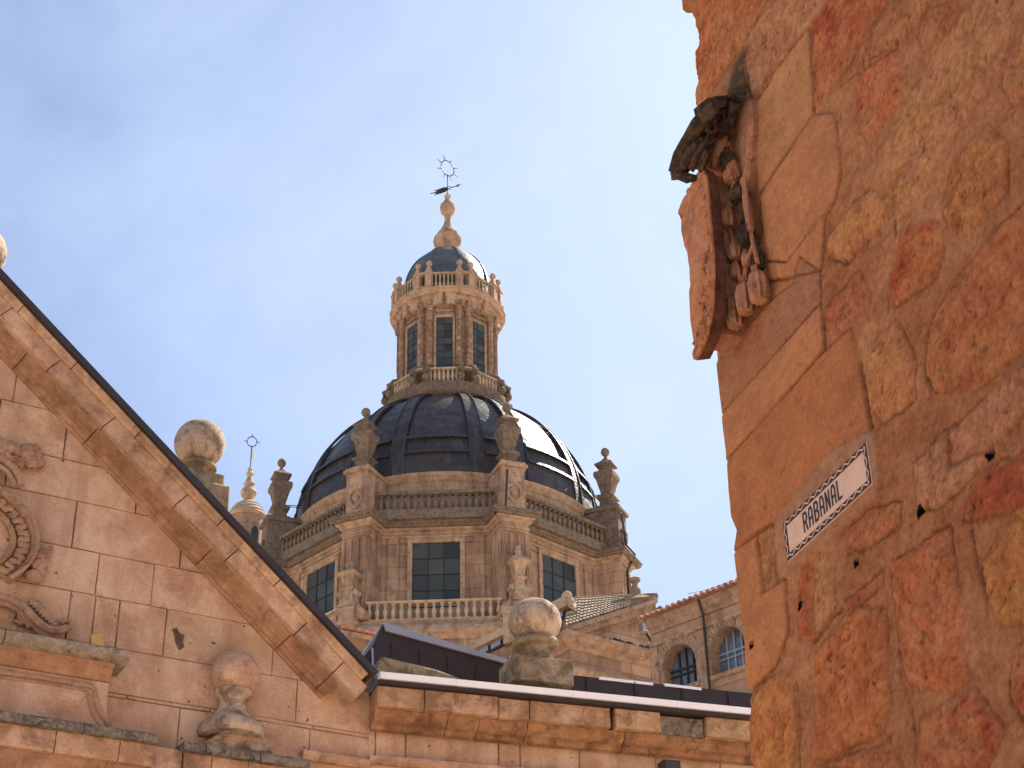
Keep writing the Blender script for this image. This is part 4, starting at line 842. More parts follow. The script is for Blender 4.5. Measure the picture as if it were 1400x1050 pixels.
# window bays
zw1, zw0 = ZR(742, AW), ZR(817, AW)
wgl = [[], []]
for bi, b0 in enumerate(BAY):
    f = frm(b0); wn = MB(); hw_ = .99
    mb = MB()
    for (a0, a1, c0, c1) in [(-hw_ - .2, -hw_, zw0 - .3, zw1 + .2), (hw_, hw_ + .2, zw0 - .3, zw1 + .2), (-hw_, hw_, zw1, zw1 + .2)]: mb.box(f, a0, a1, AW - .1, AW + .10, c0, c1, .03)
    mb.box(f, -hw_ - .35, hw_ + .35, AW, AW + .16, zw1 + .34, zw1 + .42, .02); mb.box(f, -hw_ - .25, hw_ + .25, AW, AW + .08, zw1 + .22, zw1 + .34, .02)
    fr0 = part('window', mb, M['drumtrim'], ch)
    part('pane', tilted(f, -hw_, hw_, AW + .006, zw0 - .3, zw1, [-.33, .33], [zw1 - k * .72 for k in range(1, 5)]), M['glass'], fr0)
    mb = MB()
    for k in (-1, 1): mb.box(f, k * .33 - .02, k * .33 + .02, AW + .012, AW + .04, zw0 - .3, zw1)
    for k in range(1, 5): z = zw1 - k * .72; mb.box(f, -hw_, hw_, AW + .014, AW + .042, z - .02, z + .02)
    part('glazing_bars', mb, M['muntin'], fr0)
    mb = MB()
    for s_ in (-1, 1):
        mb.box(f, s_ * 1.78 - .22, s_ * 1.78 + .22, AW - .05, AW + .09, z_gal - .2, z_cb - .3, .02)
        mb.box(f, s_ * 2.2 - .08, s_ * 2.2 + .08, AW - .05, AW + .05, z_gal - .2, z_cb - .3, .02)
    mb.box(f, -1.5, 1.5, AW, AW + .05, z_cb - .62, z_cb - .56, .01)
    mb.box(f, -2.35, 2.35, AW - .05, AW + .07, z_cb - .38, z_cb - .26, .02)
    part('pilaster_strips', mb, M['drum'], ch)
# main cornice
pp = path_oct(AW, HW, RO)
mb = MB(); ring(mb, pp, [(-.4, z_cb - .24), (.06, z_cb - .24), (.10, z_cb - .12), (.2, z_cb - .08), (.24, z_cb), (-.4, z_cb)]); part('entablature', mb, M['drumtrim'], ch)
mb = MB(); ring(mb, pp, [(-1.2, z_cb + .003), (.36, z_cb + .003), (.42, z_cb + .07), (.40, z_cb + .12), (.48, z_cb + .20), (.46, z_cb + .26), (-1.2, z_cb + .28)]); part('main_cornice', mb, M['darktrim'], ch, label='dark sooty cornice below the balustrade')
zt_ = z_cb + .28
# attic behind the balustrade
za1 = ZR(650, 7.1) + .2; za0 = ZR(674, 7.1)
mb = MB(); mb.lathe([(6.9, zt_), (7.0, zt_), (7.0, za0), (7.0, za1 - .45), (7.06, za1 - .4), (7.10, za1 - .25), (7.05, za1 - .22), (7.16, za1 - .1), (7.18, za1 - .03), (6.6, za1)], cw, 96); part('attic_ring', mb, M['drumtrim'], ch, True)
# balustrade between the piers
bal_me = MB().lathe([(.10, 0), (.10, .08), (.055, .11), (.06, .16), (.105, .30), (.10, .38), (.05, .55), (.05, .62), (.09, .66), (.09, .72)], lambda x, y, z: Vector((x, y, z)), 8).mesh('baluster', None, True)
bal_me.materials.append(M['baluster'])
bal2 = bal_me.copy(); bal2.materials.clear(); bal2.materials.append(M['darktrim'])
def balus(parent, me, p, h, s=1.0): 
    return inst('baluster', me, parent, Matrix.Translation(p) @ Matrix.Diagonal((s, s, h / .72, 1)))
zr0, zr1 = ZR(697, 7.6), ZR(672, 7.6)
for b0 in BAY:
    f = frm(b0); L_ = 2.45
    mb = MB(); mb.box(f, -L_, L_, 7.42, 7.74, zt_ - .05, zr0 + .02, .02); mb.box(f, -L_, L_, 7.40, 7.76, zr1 - .14, zr1, .02)
    ba = part('balustrade', mb, M['darktrim'], ch)
    vis = abs(((b0 + 180) % 360) - 180) < 60
    if vis:
        for k in range(17): balus(ba, bal2, f(-2.3 + 4.6 * k / 16, 7.58, zr0 + .02), zr1 - .14 - zr0 - .02, 1.05)
    else:
        mb = MB()
        for k in range(17):
            t_ = -2.3 + 4.6 * k / 16; mb.lathe([(.1, zr0), (.055, zr0 + .1), (.105, zr0 + .3), (.05, zr0 + .55), (.09, zr1 - .13)], lambda x, y, z: f(t_ + x, 7.58 + y, z), 6)
        part('balusters', mb, M['darktrim'], ba, kind='stuff')
# pedestals and corner pinnacles
zp1 = ZR(638, 8.4) + .38
def sqlathe(mb, f, prof, t0, o0): 
    vs = []; n = len(prof)
    for r, z in prof: vs += [f(t0 + a * r, o0 + b_ * r, z) for a, b_ in ((-1, -1), (1, -1), (1, 1), (-1, 1))]
    fs = [[i * 4 + k, i * 4 + (k + 1) % 4, i * 4 + 4 + (k + 1) % 4, i * 4 + 4 + k] for i in range(n - 1) for k in range(4)] + [[3, 2, 1, 0], [n * 4 - 4 + k for k in range(4)]]; mb.add(vs, fs)
for c_ in COR:
    f = frm(c_); mb = MB(); mb.box(f, -.5, .5, 7.0, 8.62, zt_ - .02, zp1 - .25, .02); mb.box(f, -.62, .62, 6.95, 8.74, zp1 - .25, zp1 - .12, .03); mb.box(f, -.55, .55, 7.0, 8.66, zp1 - .12, zp1, .03)
    mb.box(f, -.56, .56, 7.0, 8.70, zt_ - .02, zt_ + .14, .02)
    # carved cartouche on the face
    for s_ in (-1, 1): mb.tube([f(s_ * .05, 8.64, zt_ + 1.25), f(s_ * .25, 8.68, zt_ + 1.15), f(s_ * .3, 8.67, zt_ + .85), f(s_ * .18, 8.68, zt_ + .55), f(s_ * .0, 8.66, zt_ + .38)], [.05, .07, .06, .06, .04], 6)
    mb.ball(f(0, 8.62, zt_ + .85), .17, 8); 
    # swept flanks
    for s_ in (-1, 1):
        q = [(s_ * .5, zt_), (s_ * .9, zt_), (s_ * .85, zt_ + .5), (s_ * .70, zt_ + 1.0), (s_ * .62, zp1 - .3), (s_ * .5, zp1 - .26)]; mb.prism([f(a, 7.75, z) for a, z in q], [f(a, 7.2, z) for a, z in q])
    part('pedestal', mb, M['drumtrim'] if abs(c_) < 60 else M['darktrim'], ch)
    mb = MB(); h = ZR(556, 8.2) - zp1
    sqlathe(mb, f, [(.42, zp1), (.42, zp1 + .10), (.30, zp1 + .16), (.28, zp1 + .42), (.42, zp1 + .50), (.40, zp1 + .58), (.24, zp1 + .68), (.24, zp1 + .76), (.38, zp1 + 1.35), (.45, zp1 + 1.45), (.47, zp1 + 1.58), (.44, zp1 + 1.72), (.28, zp1 + 1.80), (.26, zp1 + 1.98), (.42, zp1 + 2.06), (.40, zp1 + 2.12), (.16, zp1 + 2.32), (.10, zp1 + 2.42)], 0, 8.0)
    mb.lathe([(.09, zp1 + 2.4), (.07, zp1 + 2.55), (.10, zp1 + 2.58)], lambda x, y, z: f(x, 8.0 + y, z), 10); mb.ball(f(0, 8.0, zp1 + 2.76), .20, 12)
    for i_ in range(len(mb.v)): mb.v[i_].z = zp1 + (mb.v[i_].z - zp1) * 1.07
    part('pinnacle', mb, M['darktrim'], ch, False)
# dome
RD = 6.98; zd = za1 - .02; RT = 2.7; aT = math.acos(RT / RD)
ztop = ZR(540, 2.9); cD = (ztop - zd) / math.sin(aT)
def dome_r(phi, e):      # radius factor with raised zones
    return 1.0
zb1, zb2 = ZR(605, 6.2), ZR(622, 6.6)
mb = MB(); prof = []
for i in range(61):
    e = aT * i / 60; r = RD * math.cos(e); z = zd + cD * math.sin(e); prof.append((r + (.10 if z < zb2 else .05 if z < zb1 else 0), z))
p2 = []
for i, q in enumerate(prof):
    if i and abs(prof[i - 1][0] - q[0]) > 0 and ((prof[i - 1][1] < zb2 <= q[1]) or (prof[i - 1][1] < zb1 <= q[1])): p2.append((prof[i - 1][0] - .0, q[1] - .02)); p2.append((q[0], q[1] - .01))
    p2.append(q)
mb.lathe([(RD - .3, zd - .3)] + p2 + [(RT, ztop + .3)], cw, 128); part('dome', mb, M['dome'], ch, True)
for (phc, half) in [(b0, 11.2) for b0 in BAY] + [(c0, 5.2) for c0 in COR]:     # raised lead bands between the ribs
    for zc_, th in ((zb1, .13), (zb2, .13)):
        mb = MB(); e0 = math.asin((zc_ - zd) / cD); k = 10
        for up0, up1, z_a, z_b in ((.0, .19, -.09, .07),):
            vs = []
            for i in range(k + 1):
                a = rad(phc - half + 2 * half * i / k)
                for zz_, up in ((z_a, .10), (z_a, up1 + .03), (z_b, up1), (z_b, .0)):
                    z = zc_ + zz_; r = RD * math.cos(math.asin(min(.999, (z - zd) / cD))) + up; vs.append(cw(r * math.sin(a), -r * math.cos(a), z))
            mb.add(vs, [[i * 4 + j, i * 4 + j + 1, i * 4 + j + 5, i * 4 + j + 4] for i in range(k) for j in range(3)] + [[3, 2, 1, 0], [k * 4 + j for j in range(4)]])
        part('lead_band', mb, M['dome'], ch, False)
for b0 in BAY:
    for dphi, hw_ in ((-14.0, 2.9), (14.0, 2.9)):
        mb = MB(); vs = []; n = 41; ph = b0 + dphi
        for i in range(n):
            e = aT * i / (n - 1); r = RD * math.cos(e) + .0; z = zd + cD * math.sin(e); nn_ = (math.cos(e), math.sin(e) * RD / cD)
            hwid = hw_ * (.85 + .3 * i / n)
            for da, up in ((-hwid, .05), (-hwid, .17), (-hwid + .5, .17), (-hwid + .6, .12), (hwid - .6, .12), (hwid - .5, .17), (hwid, .17), (hwid, .05)):
                a = rad(ph + da); rr = r + nn_[0] * up; vs.append(cw(rr * math.sin(a), -rr * math.cos(a), z + nn_[1] * up))
        m_ = 8; fs = [[i * m_ + k, i * m_ + k + 1, (i + 1) * m_ + k + 1, (i + 1) * m_ + k] for i in range(n - 1) for k in range(m_ - 1)]
        mb.add(vs, fs); part('dome_rib', mb, M['dome'], ch, True)
# lower gallery with pale balusters and mouldings
zg1 = ZR(818, 8.4); 
gp = path_oct(8.35)
mb = MB(); ring(mb, gp, [(-.9, z_gal + .02), (.02, z_gal + .02), (.05, z_gal - .03), (.0, z_gal - .10), (.12, z_gal - .2), (.28, z_gal - .35), (.32, z_gal - .5), (.30, z_gal - .62), (.12, z_gal - .75), (.05, z_gal - .85), (-.9, z_gal - .85)]); part('gallery_cornice', mb, M['drumtrim'], ch)
mb = MB(); ring(mb, path_oct(8.3), [(0, 0), (0, z_gal - .85), (-.8, z_gal - .85), (-.8, 0)]); part('lower_wall', mb, M['drum'], ch)
for b0 in BAY:
    f = frm(b0); mb = MB(); mb.box(f, -2.75, 2.75, 8.08, 8.32, zg1 - .10, zg1, .02); mb.box(f, -2.75, 2.75, 8.06, 8.34, z_gal, z_gal + .08, .02)
    ba = part('gallery_railing', mb, M['baluster'], ch)
    if abs(b0) < 60 :
        for k in range(17 if abs(b0) < 10 else 15): balus(ba, bal_me, f(-2.6 + 5.2 * k / (16 if abs(b0) < 10 else 14), 8.2, z_gal + .08), zg1 - .18 - z_gal, 1.0)
    # small plaque below
    mb = MB().box(f, -.15, .75, 8.3, 8.45, z_gal - 1.35, z_gal - 1.2, .03); part('plaque', mb, M['drumtrim'], ch)
# ornaments at the pier feet: urn topped consoles with scrolls
for c_ in COR:
    if abs(((c_ + 180) % 360) - 180) > 80: continue
    f = frm(c_); o0 = 9.0; zt2 = ZR(752, 9.0) if c_ < 0 else ZR(738, 9.0); mb = MB(); zb_ = z_gal + .02
    H = zt2 - zb_
    mb.box(f, -.42, .42, 8.4, 9.3, zb_ - .9, zb_ + .0, .03); mb.box(f, -.5, .5, 8.4, 9.4, zb_ - .25, zb_ - .05, .03)
    mb.box(f, -.34, .34, 8.55, 9.2, zb_, zb_ + .62, .03); mb.box(f, -.40, .40, 8.5, 9.26, zb_ + .62, zb_ + .70, .02)
    sqlathe(mb, f, [(.34, zb_ + .70), (.27, zb_ + .9), (.20, zb_ + H * .50), (.30, zb_ + H * .53), (.22, zb_ + H * .56), (.20, zb_ + H * .58), (.27, zb_ + H * .72), (.44, zb_ + H * .75), (.44, zb_ + H * .77), (.20, zb_ + H * .84), (.10, zb_ + H * .88)], 0, 8.9)
    mb.lathe([(.08, zb_ + H * .87), (.15, zb_ + H * .92), (.09, zb_ + H * .95), (.13, zb_ + H * .98), (.02, zb_ + H * 1.01)], lambda x, y, z: f(x, 8.9 + y, z), 10)
    for s_ in (-1, 1):       # flat S scrolls leaning on the shaft, thick plates
        out = []
        for k in range(15):
            a_ = k / 14; x = .82 - .62 * a_ + .09 * math.sin(a_ * 9); out.append((x, zb_ + .02 + 1.5 * a_))
        q = [(s_ * .2, zb_ + .02)] + [(s_ * x, z) for x, z in out] + [(s_ * .18, zb_ + 1.52)]
        mb.prism([f(a, 9.02, z) for a, z in q], [f(a, 8.78, z) for a, z in q])
        for (cx_, cz_, r_) in ((.66, .22, .2), (.34, 1.22, .13)): mb.tube([f(s_ * cx_, 8.74, zb_ + cz_), f(s_ * cx_, 9.1, zb_ + cz_)], r_, 12)
    part('console_ornament', mb, M['drumtrim'], ch, False)
# ---- lantern
AL, HL, RL = 2.22, .62, 2.62
zs1 = ZR(523, 2.9); zs0 = ZR(535, 3.05); zlb = ZR(502, 2.85)
mb = MB(); mb.lathe([(2.6, zs0 - .5), (2.8, zs0 - .35), (2.85, zs0 - .15), (3.08, zs0), (3.15, zs0 + .12), (3.12, zs1 + .02), (3.0, zs1 + .08), (2.0, zs1 + .08)], cw, 64); part('lantern_base_ring', mb, M['darktrim'], ch, True)
zlc = ZR(404, 2.8); zct = ZR(388, 2.95)
mb = MB(); ring(mb, path_oct(AL), [(0, zs1), (0, zlc), (-.5, zlc), (-.5, zs1)]); part('lantern_wall', mb, M['lantern'], ch)
zv1, zv0 = ZR(434, AL), ZR(503, AL) - .2
for b0 in BAY:
    f = frm(b0); mb = MB()
    for (a0, a1, c0, c1) in [(-.52, -.40, zv0, zv1 + .12), (.40, .52, zv0, zv1 + .12), (-.40, .40, zv1, zv1 + .12)]: mb.box(f, a0, a1, AL - .1, AL + .08, c0, c1, .02)
    mb.box(f, -.42, .42, AL, AL + .06, zv1 + .35, zv1 + .41, .01); mb.box(f, -.42, -.36, AL, AL + .06, zv1 + .41, zlc - .22, .01); mb.box(f, .36, .42, AL, AL + .06, zv1 + .41, zlc - .22, .01); mb.box(f, -.42, .42, AL, AL + .06, zlc - .22, zlc - .16, .01)
    w_ = part('lantern_window', mb, M['drumtrim'], ch); part('pane', tilted(f, -.40, .40, AL + .006, zv0, zv1, [0], [zv0 + (zv1 - zv0) * k / 8 for k in range(1, 8)]), M['glass'], w_)
    mb = MB(); mb.box(f, -.012, .012, AL + .012, AL + .03, zv0, zv1)
    for k in range(1, 8): z = zv0 + (zv1 - zv0) * k / 8; mb.box(f, -.40, .40, AL + .013, AL + .032, z - .012, z + .012)
    part('glazing_bars', mb, M['muntin'], w_)
for c_ in COR:
    for s_ in (-1, 1):
        f = frm(c_ + s_ * 22.5)   # frame of the adjoining face
        t0 = -s_ * (AL * T22 - .20); mb = MB()
        mb.box(f, t0 - .15, t0 + .15, AL - .05, AL + .20, zs1, zlc - .35, .02)
        mb.box(f, t0 - .07, t0 + .07, AL + .20, AL + .23, zs1 + 1.9, zlc - .55, .01); 
        mb.box(f, t0 - .19, t0 + .19, AL - .05, AL + .24, zlc - .40, zlc - .30, .02); mb.box(f, t0 - .16, t0 + .16, AL - .05, AL + .27, zlc - .30, zlc, .02)
        mb.box(f, t0 - .20, t0 + .20, AL - .05, AL + .28, zs1 + 1.25, zs1 + 1.38, .02)
        part('lantern_pilaster', mb, M['lantern'], ch)
lp = path_oct(AL + .08, .86, 2.46)
def path_n(n, r): return [Vector((r * math.sin(2 * math.pi * (k + .5) / n), -r * math.cos(2 * math.pi * (k + .5) / n))) for k in range(n)]
mb = MB(); ring(mb, lp, [(-.6, zlc - .3), (.02, zlc - .3), (.04, zlc - .1), (.02, zlc - .08), (.04, zlc + .05), (.10, zlc + .12), (.12, zlc + .26), (-.6, zlc + .26)]); part('lantern_entablature', mb, M['drumtrim'], ch)
mb = MB(); ring(mb, path_n(24, 2.62), [(-.9, zlc + .263), (.14, zlc + .263), (.20, zct - .14), (.30, zct - .10), (.30, zct - .04), (-.9, zct)]); part('lantern_cornice', mb, M['drumtrim'], ch)
zu0, zu1 = zct, ZR(372, 2.65)
def post(mb, phi, r, z0, z1, hw_, ball=None):
    f = frm(phi); mb.box(f, -hw_, hw_, r - hw_, r + hw_, z0, z1, .02); mb.box(f, -hw_ - .03, hw_ + .03, r - hw_ - .03, r + hw_ + .03, z1 - .08, z1, .01)
    if ball: sqlathe(mb, f, [(hw_, z1), (hw_ * .9, z1 + .08), (.07, z1 + .38), (.05, z1 + .45)], 0, r); mb.ball(f(0, r, z1 + .57), ball, 10)
mb = MB()
for c_ in COR:
    for s_ in (-1, 1): 
        mb = MB(); post(mb, c_ + s_ * 6.5, 2.68, zu0, zu1 + .02, .17, .155); part('ball_post', mb, M['drumtrim'], ch)
mb = MB(); ring(mb, path_oct(2.60), [(-.1, zu1 - .10), (.1, zu1 - .10), (.1, zu1 - .0), (-.1, zu1 - .0)]); ring(mb, path_oct(2.60), [(-.12, zu0), (.12, zu0), (.12, zu0 + .06), (-.12, zu0 + .06)]); rl = part('lantern_top_rail', mb, M['drumtrim'], ch)
mb = MB()
for b0 in BAY:
    f = frm(b0)
    for k in range(-3, 4):
        if abs(k) == 3: t_ = k * .2
        else: t_ = k * .2
        mb.lathe([(.06, zu0 + .05), (.035, zu0 + .12), (.075, zu0 + .22), (.03, zu0 + .42), (.05, zu1 - .09)], lambda x, y, z: f(t_ + x, 2.60 + y, z), 7)
part('balusters', mb, M['baluster'], rl, True, kind='stuff')
# lower lantern balustrade with sooty scrolled posts
mb = MB(); ring(mb, path_oct(2.78), [(-.1, zlb - .1), (.1, zlb - .1), (.1, zlb), (-.1, zlb)]); rl = part('lantern_lower_rail', mb, M['baluster'], ch)
mb = MB()
for b0 in BAY:
    f = frm(b0)
    for k in range(-3, 4):
        zz0 = zs1 + .08; mb.lathe([(.08, zz0), (.05, zz0 + .12), (.095, zz0 + .35), (.045, zz0 + .7), (.07, zlb - .09)], lambda x, y, z: f(k * .21 + x, 2.78 + y, z), 7)
part('balusters', mb, M['baluster'], rl, True, kind='stuff')
for c_ in COR:
    for s_ in (-1, 1):
        f = frm(c_ + s_ * 7); mb = MB(); z0 = zs1 + .06
        mb.box(f, -.16, .16, 2.72, 3.05, z0, zlb - .05, .03)
        mb.tube([f(0, 3.0, z0 + .1), f(0, 3.12, z0 + .3), f(0, 3.10, z0 + .7), f(0, 2.98, zlb - .05), f(0, 2.85, zlb + .15), f(0, 2.6, zlb + .28)], [.14, .17, .16, .15, .15, .12], 8)
        mb.ball(f(0, 3.08, z0 + .25), .2, 8); part('scroll_post', mb, M['darktrim'], ch, False)
# lantern cupola
RU = 2.22; zuc = ZR(372, 2.2) - .15; hU = ZR(347, 0) - zuc
mb = MB(); mb.lathe([(RU + .08, zct - .1), (RU + .08, zuc), (RU, zuc + .02)] + [(RU * math.cos(rad(a)), zuc + hU * math.sin(rad(a))) for a in range(0, 86, 4)], cw, 64); part('cupola', mb, M['slate'], ch, True)
for c_ in COR:
    mb = MB(); vs = []; n = 22
    for i in range(n):
        e = rad(82) * i / (n - 1); r = RU * math.cos(e); z = zuc + hU * math.sin(e)
        for da, up in ((-.13, 0), (-.10, .07), (.10, .07), (.13, 0)): vs.append(pol(c_, da * (1 - .5 * i / n), r + up * math.cos(e), z + up * math.sin(e)))
    mb.add(vs, [[i * 4 + k, i * 4 + k + 1, (i + 1) * 4 + k + 1, (i + 1) * 4 + k] for i in range(n - 1) for k in range(3)]); part('cupola_rib', mb, M['slate'], ch, True)
# finial
rz = lambda row: ZR(row, 0)
mb = MB(); mb.lathe([(.6, rz(348)), (.56, rz(342)), (.60, rz(338)), (.72, rz(334)), (.75, rz(330)), (.72, rz(327)), (.54, rz(325)), (.56, rz(321)), (.40, rz(316)), (.30, rz(312)), (.20, rz(306)), (.14, rz(300)), (.18, rz(298)), (.20, rz(297)), (.16, rz(295)), (.34, rz(291)), (.41, rz(286)), (.38, rz(281)), (.26, rz(278)), (.20, rz(275)), (.10, rz(272)), (.17, rz(270)), (.17, rz(268)), (.05, rz(265)), (.03, rz(262))], cw, 20); part('finial', mb, M['drumtrim'], ch, True)
def sun_cross(parent, f, z0, zc_, r, ang, rays=8, tw=.028, vane=True):
    mb = MB(); mb.tube([f(0, 0, z0), f(0, 0, zc_ - r)], tw, 6)
    e = lambda x, z: f(x * math.cos(ang), x * math.sin(ang), zc_ + z)
    pts = [e(r * math.cos(a), r * 1.15 * math.sin(a)) for a in [2 * math.pi * i / 28 for i in range(29)]]; mb.tube(pts, tw, 6)
    for k in range(rays):
        a = 2 * math.pi * (k + .5 * (rays == 8)) / rays; mb.tube([e(r * math.cos(a), r * 1.15 * math.sin(a)), e(r * 1.75 * math.cos(a), r * 1.9 * math.sin(a))], [tw, .012], 5)
    part('sun_ring', mb, M['iron'], parent)
sun_cross(ch, lambda x, y, z: cw(x, y, z), rz(265), rz(230), .42, rad(35), 8)
b = MB(); a = rad(20); e = lambda x, z: cw(x * math.cos(a), x * math.sin(a), rz(258) + z + x * .32)
b.tube([e(-.95, -.28), e(0, 0), e(.65, .2)], .022, 6); b.prism([e(.75, .26), e(.5, .24), e(.52, .10)], [p + cw(0, .03, 0) - cw(0, 0, 0) for p in [e(.75, .26), e(.5, .24), e(.52, .10)]])
q = [(-.02, .12), (-.25, .10), (-.55, -.02), (-.75, -.08), (-.55, -.12), (-.85, -.25), (-.6, -.24), (-.75, -.38), (-.4, -.28), (-.15, -.2), (-.02, -.1)]
b.prism([e(x, z) for x, z in q], [e(x, z) + cw(0, .03, 0) - cw(0, 0, 0) for x, z in q]); b.tube([e(.1 + .12 * math.cos(k), .05 + .12 * math.sin(k)) for k in [i * .7 for i in range(9)]], .015, 5)
part('weather_vane', b, M['cable'], ch)
# lightning conductor down the drum, and downpipe
b = MB(); f = frm(20); b.tube([f(-.5, 8.7, zp1 - .5), f(-.7, 8.9, zt_ + .1), f(-.72, 9.05, z_cb + .2), f(-.75, 8.2, z_cb - .3), f(-.76, 8.1, z_gal + .2)], .045, 6); part('downpipe', b, M['cable'], ch)
b = MB(); f = frm(65); b.tube([f(-.7, 8.2, zp1 - .1), f(-.56, 8.72, zp1 - .5), f(-.2, 8.76, zt_ + .5), f(-.1, 9.08, z_cb + .3), f(-.12, 8.7, z_cb - .4), f(-.12, 8.66, z_gal)], .05, 6); part('downpipe', b, M['cable'], ch)
for c_, s_ in ((COR[0] - 45, 1), (COR[0] + 90, -1)):
    b = MB(); f = frm(c_); b.tube([f(0, 8.0, zp1 + .8), pol(c_ + s_ * 6, 0, 6.2, zp1 + .75)], .02, 4); b.tube([f(0, 8.0, zp1 + .8), pol(c_ + s_ * 10, 0, 6.5, zp1 + .25)], .02, 4)
    part('stay_wires', b, M['cable'], ch)

# ------------------------------------------------------------------ bell turret behind, left
tt = ray(338, 700); D2 = 78; TX = tt.x * D2 / tt.y
tur = root('stone_turret', 'small round stone turret with stepped cap and thin iron cross, left of the dome', 'turret', (TX, D2, 0))
ZT = lambda row: EYE + D2 * ray(338, row).z / ray(338, row).y
k_ = D2 / ray(338, 700).y; fT = lambda x, y, z: Vector((TX + x, D2 + y, z))
mb = MB().lathe([(24 * k_, 0), (24 * k_, ZT(712)), (26 * k_, ZT(710)), (27 * k_, ZT(707))], fT, 40); part('drum', mb, M['drum'], tur, True)
mb = MB().lathe([(26 * k_, ZT(707)), (24 * k_, ZT(703)), (24.5 * k_, ZT(702)), (21 * k_, ZT(698)), (21.5 * k_, ZT(697)), (17 * k_, ZT(693)), (17.5 * k_, ZT(692)), (11 * k_, ZT(688)), (6 * k_, ZT(685))], fT, 40); part('stepped_cap', mb, M['baluster'], tur, True)
mb = MB().lathe([(6 * k_, ZT(687)), (5 * k_, ZT(683)), (10 * k_, ZT(678)), (11.5 * k_, ZT(674)), (9 * k_, ZT(669)), (5 * k_, ZT(666)), (8 * k_, ZT(662)), (5 * k_, ZT(658)), (3 * k_, ZT(652)), (5.5 * k_, ZT(648)), (2.5 * k_, ZT(644)), (3.5 * k_, ZT(642)), (1 * k_, ZT(638))], fT, 20); part('finial', mb, M['baluster'], tur, True)
mb = MB()
for a in (-60, -10, 40):
    x, y = math.sin(rad(a)), -math.cos(rad(a)); c2 = Vector((TX + x * 24.2 * k_, D2 + y * 24.2 * k_, 0)); e2 = Vector((-y, x, 0)); n2 = Vector((x, y, 0))
    q = [(-.2, ZT(760)), (.2, ZT(760)), (.2, ZT(733)), (.12, ZT(729)), (0, ZT(727)), (-.12, ZT(729)), (-.2, ZT(733))]; mb.prism([c2 + e2 * a_ + n2 * .02 + Vector((0, 0, z)) for a_, z in q], [c2 + e2 * a_ - n2 * .2 + Vector((0, 0, z)) for a_, z in q])
part('window', mb, M['glass'], tur)
sun_cross(tur, fT, ZT(640), ZT(604), .26, rad(15), 4, .028); b = MB(); z = ZT(622)
b.prism([fT(.03, 0, ZT(628)), fT(.18, 0, ZT(626)), fT(.2, 0, ZT(618)), fT(.03, 0, ZT(612))], [fT(.03, .02, ZT(628)), fT(.18, .02, ZT(626)), fT(.2, .02, ZT(618)), fT(.03, .02, ZT(612))]); part('pennant', b, M['white_flash'], tur)

# ------------------------------------------------------------------ arcaded wing at the right
arc_ = root('arcaded_wing', 'upper storey with round glazed arches under a clay tile eave, right of the dome', 'building', A.o, A.ang)
zE = A.uz(945, 831)[1]
zsp = A.uz(932, 880)[1]
def arch_wall(mb, pl, u0, u1, z0, z1, arches, depth=.5, w=0):
    us = [u0]
    for (uc, hw_, zb_, zcrown) in arches:
        a, b_ = uc - hw_, uc + hw_; mb.box(pl.P, us[-1], a, w - depth, w, z0, z1)
        mb.box(pl.P, a, b_, w - depth, w, z0, zb_)
        zs_ = zcrown - hw_; n = 14; arc2 = [(uc - hw_ * math.cos(math.pi * i / n), zs_ + hw_ * math.sin(math.pi * i / n)) for i in range(n + 1)]
        for p, q in zip(arc2[:-1], arc2[1:]): mb.prism([pl.P(p[0], w, p[1]), pl.P(q[0], w, q[1]), pl.P(q[0], w, z1), pl.P(p[0], w, z1)], [pl.P(p[0], w - depth, p[1]), pl.P(q[0], w - depth, q[1]), pl.P(q[0], w - depth, z1), pl.P(p[0], w - depth, z1)])
        us.append(b_)
    mb.box(pl.P, us[-1], u1, w - depth, w, z0, z1)
ua0, ua1 = A.uz(912, 910)[0], A.uz(952, 900)[0]; hwA = (ua1 - ua0) / 2 * 1.12; uc1 = (ua0 + ua1) / 2 - .08
ub0_ = A.uz(977, 885)[0]; step = ub0_ - ua0
zcr = A.uz(932, 880)[1]; zbt = A.uz(932, 941)[1]
arches = [(uc1 + step * k, hwA, zbt, zcr) for k in range(0, 6)]
UA0, UA1 = A.uz(889, 860)[0], 9.8
mb = MB(); arch_wall(mb, A, UA0, UA1, 0, zE - .35, arches); part('wall', mb, M['drum'], arc_)
mb = MB(); extr(mb, A, UA0, UA1, [(-.3, zE - .35), (.04, zE - .35), (.06, zE - .26), (.16, zE - .2), (.18, zE - .1), (.26, zE - .05), (.26, zE + .0), (-.3, zE)], gap=0); extr(mb, A, UA0, UA1, [(0, zE - .72), (.06, zE - .72), (.08, zE - .64), (0, zE - .62)], gap=0); part('cornice', mb, M['drumtrim'], arc_)
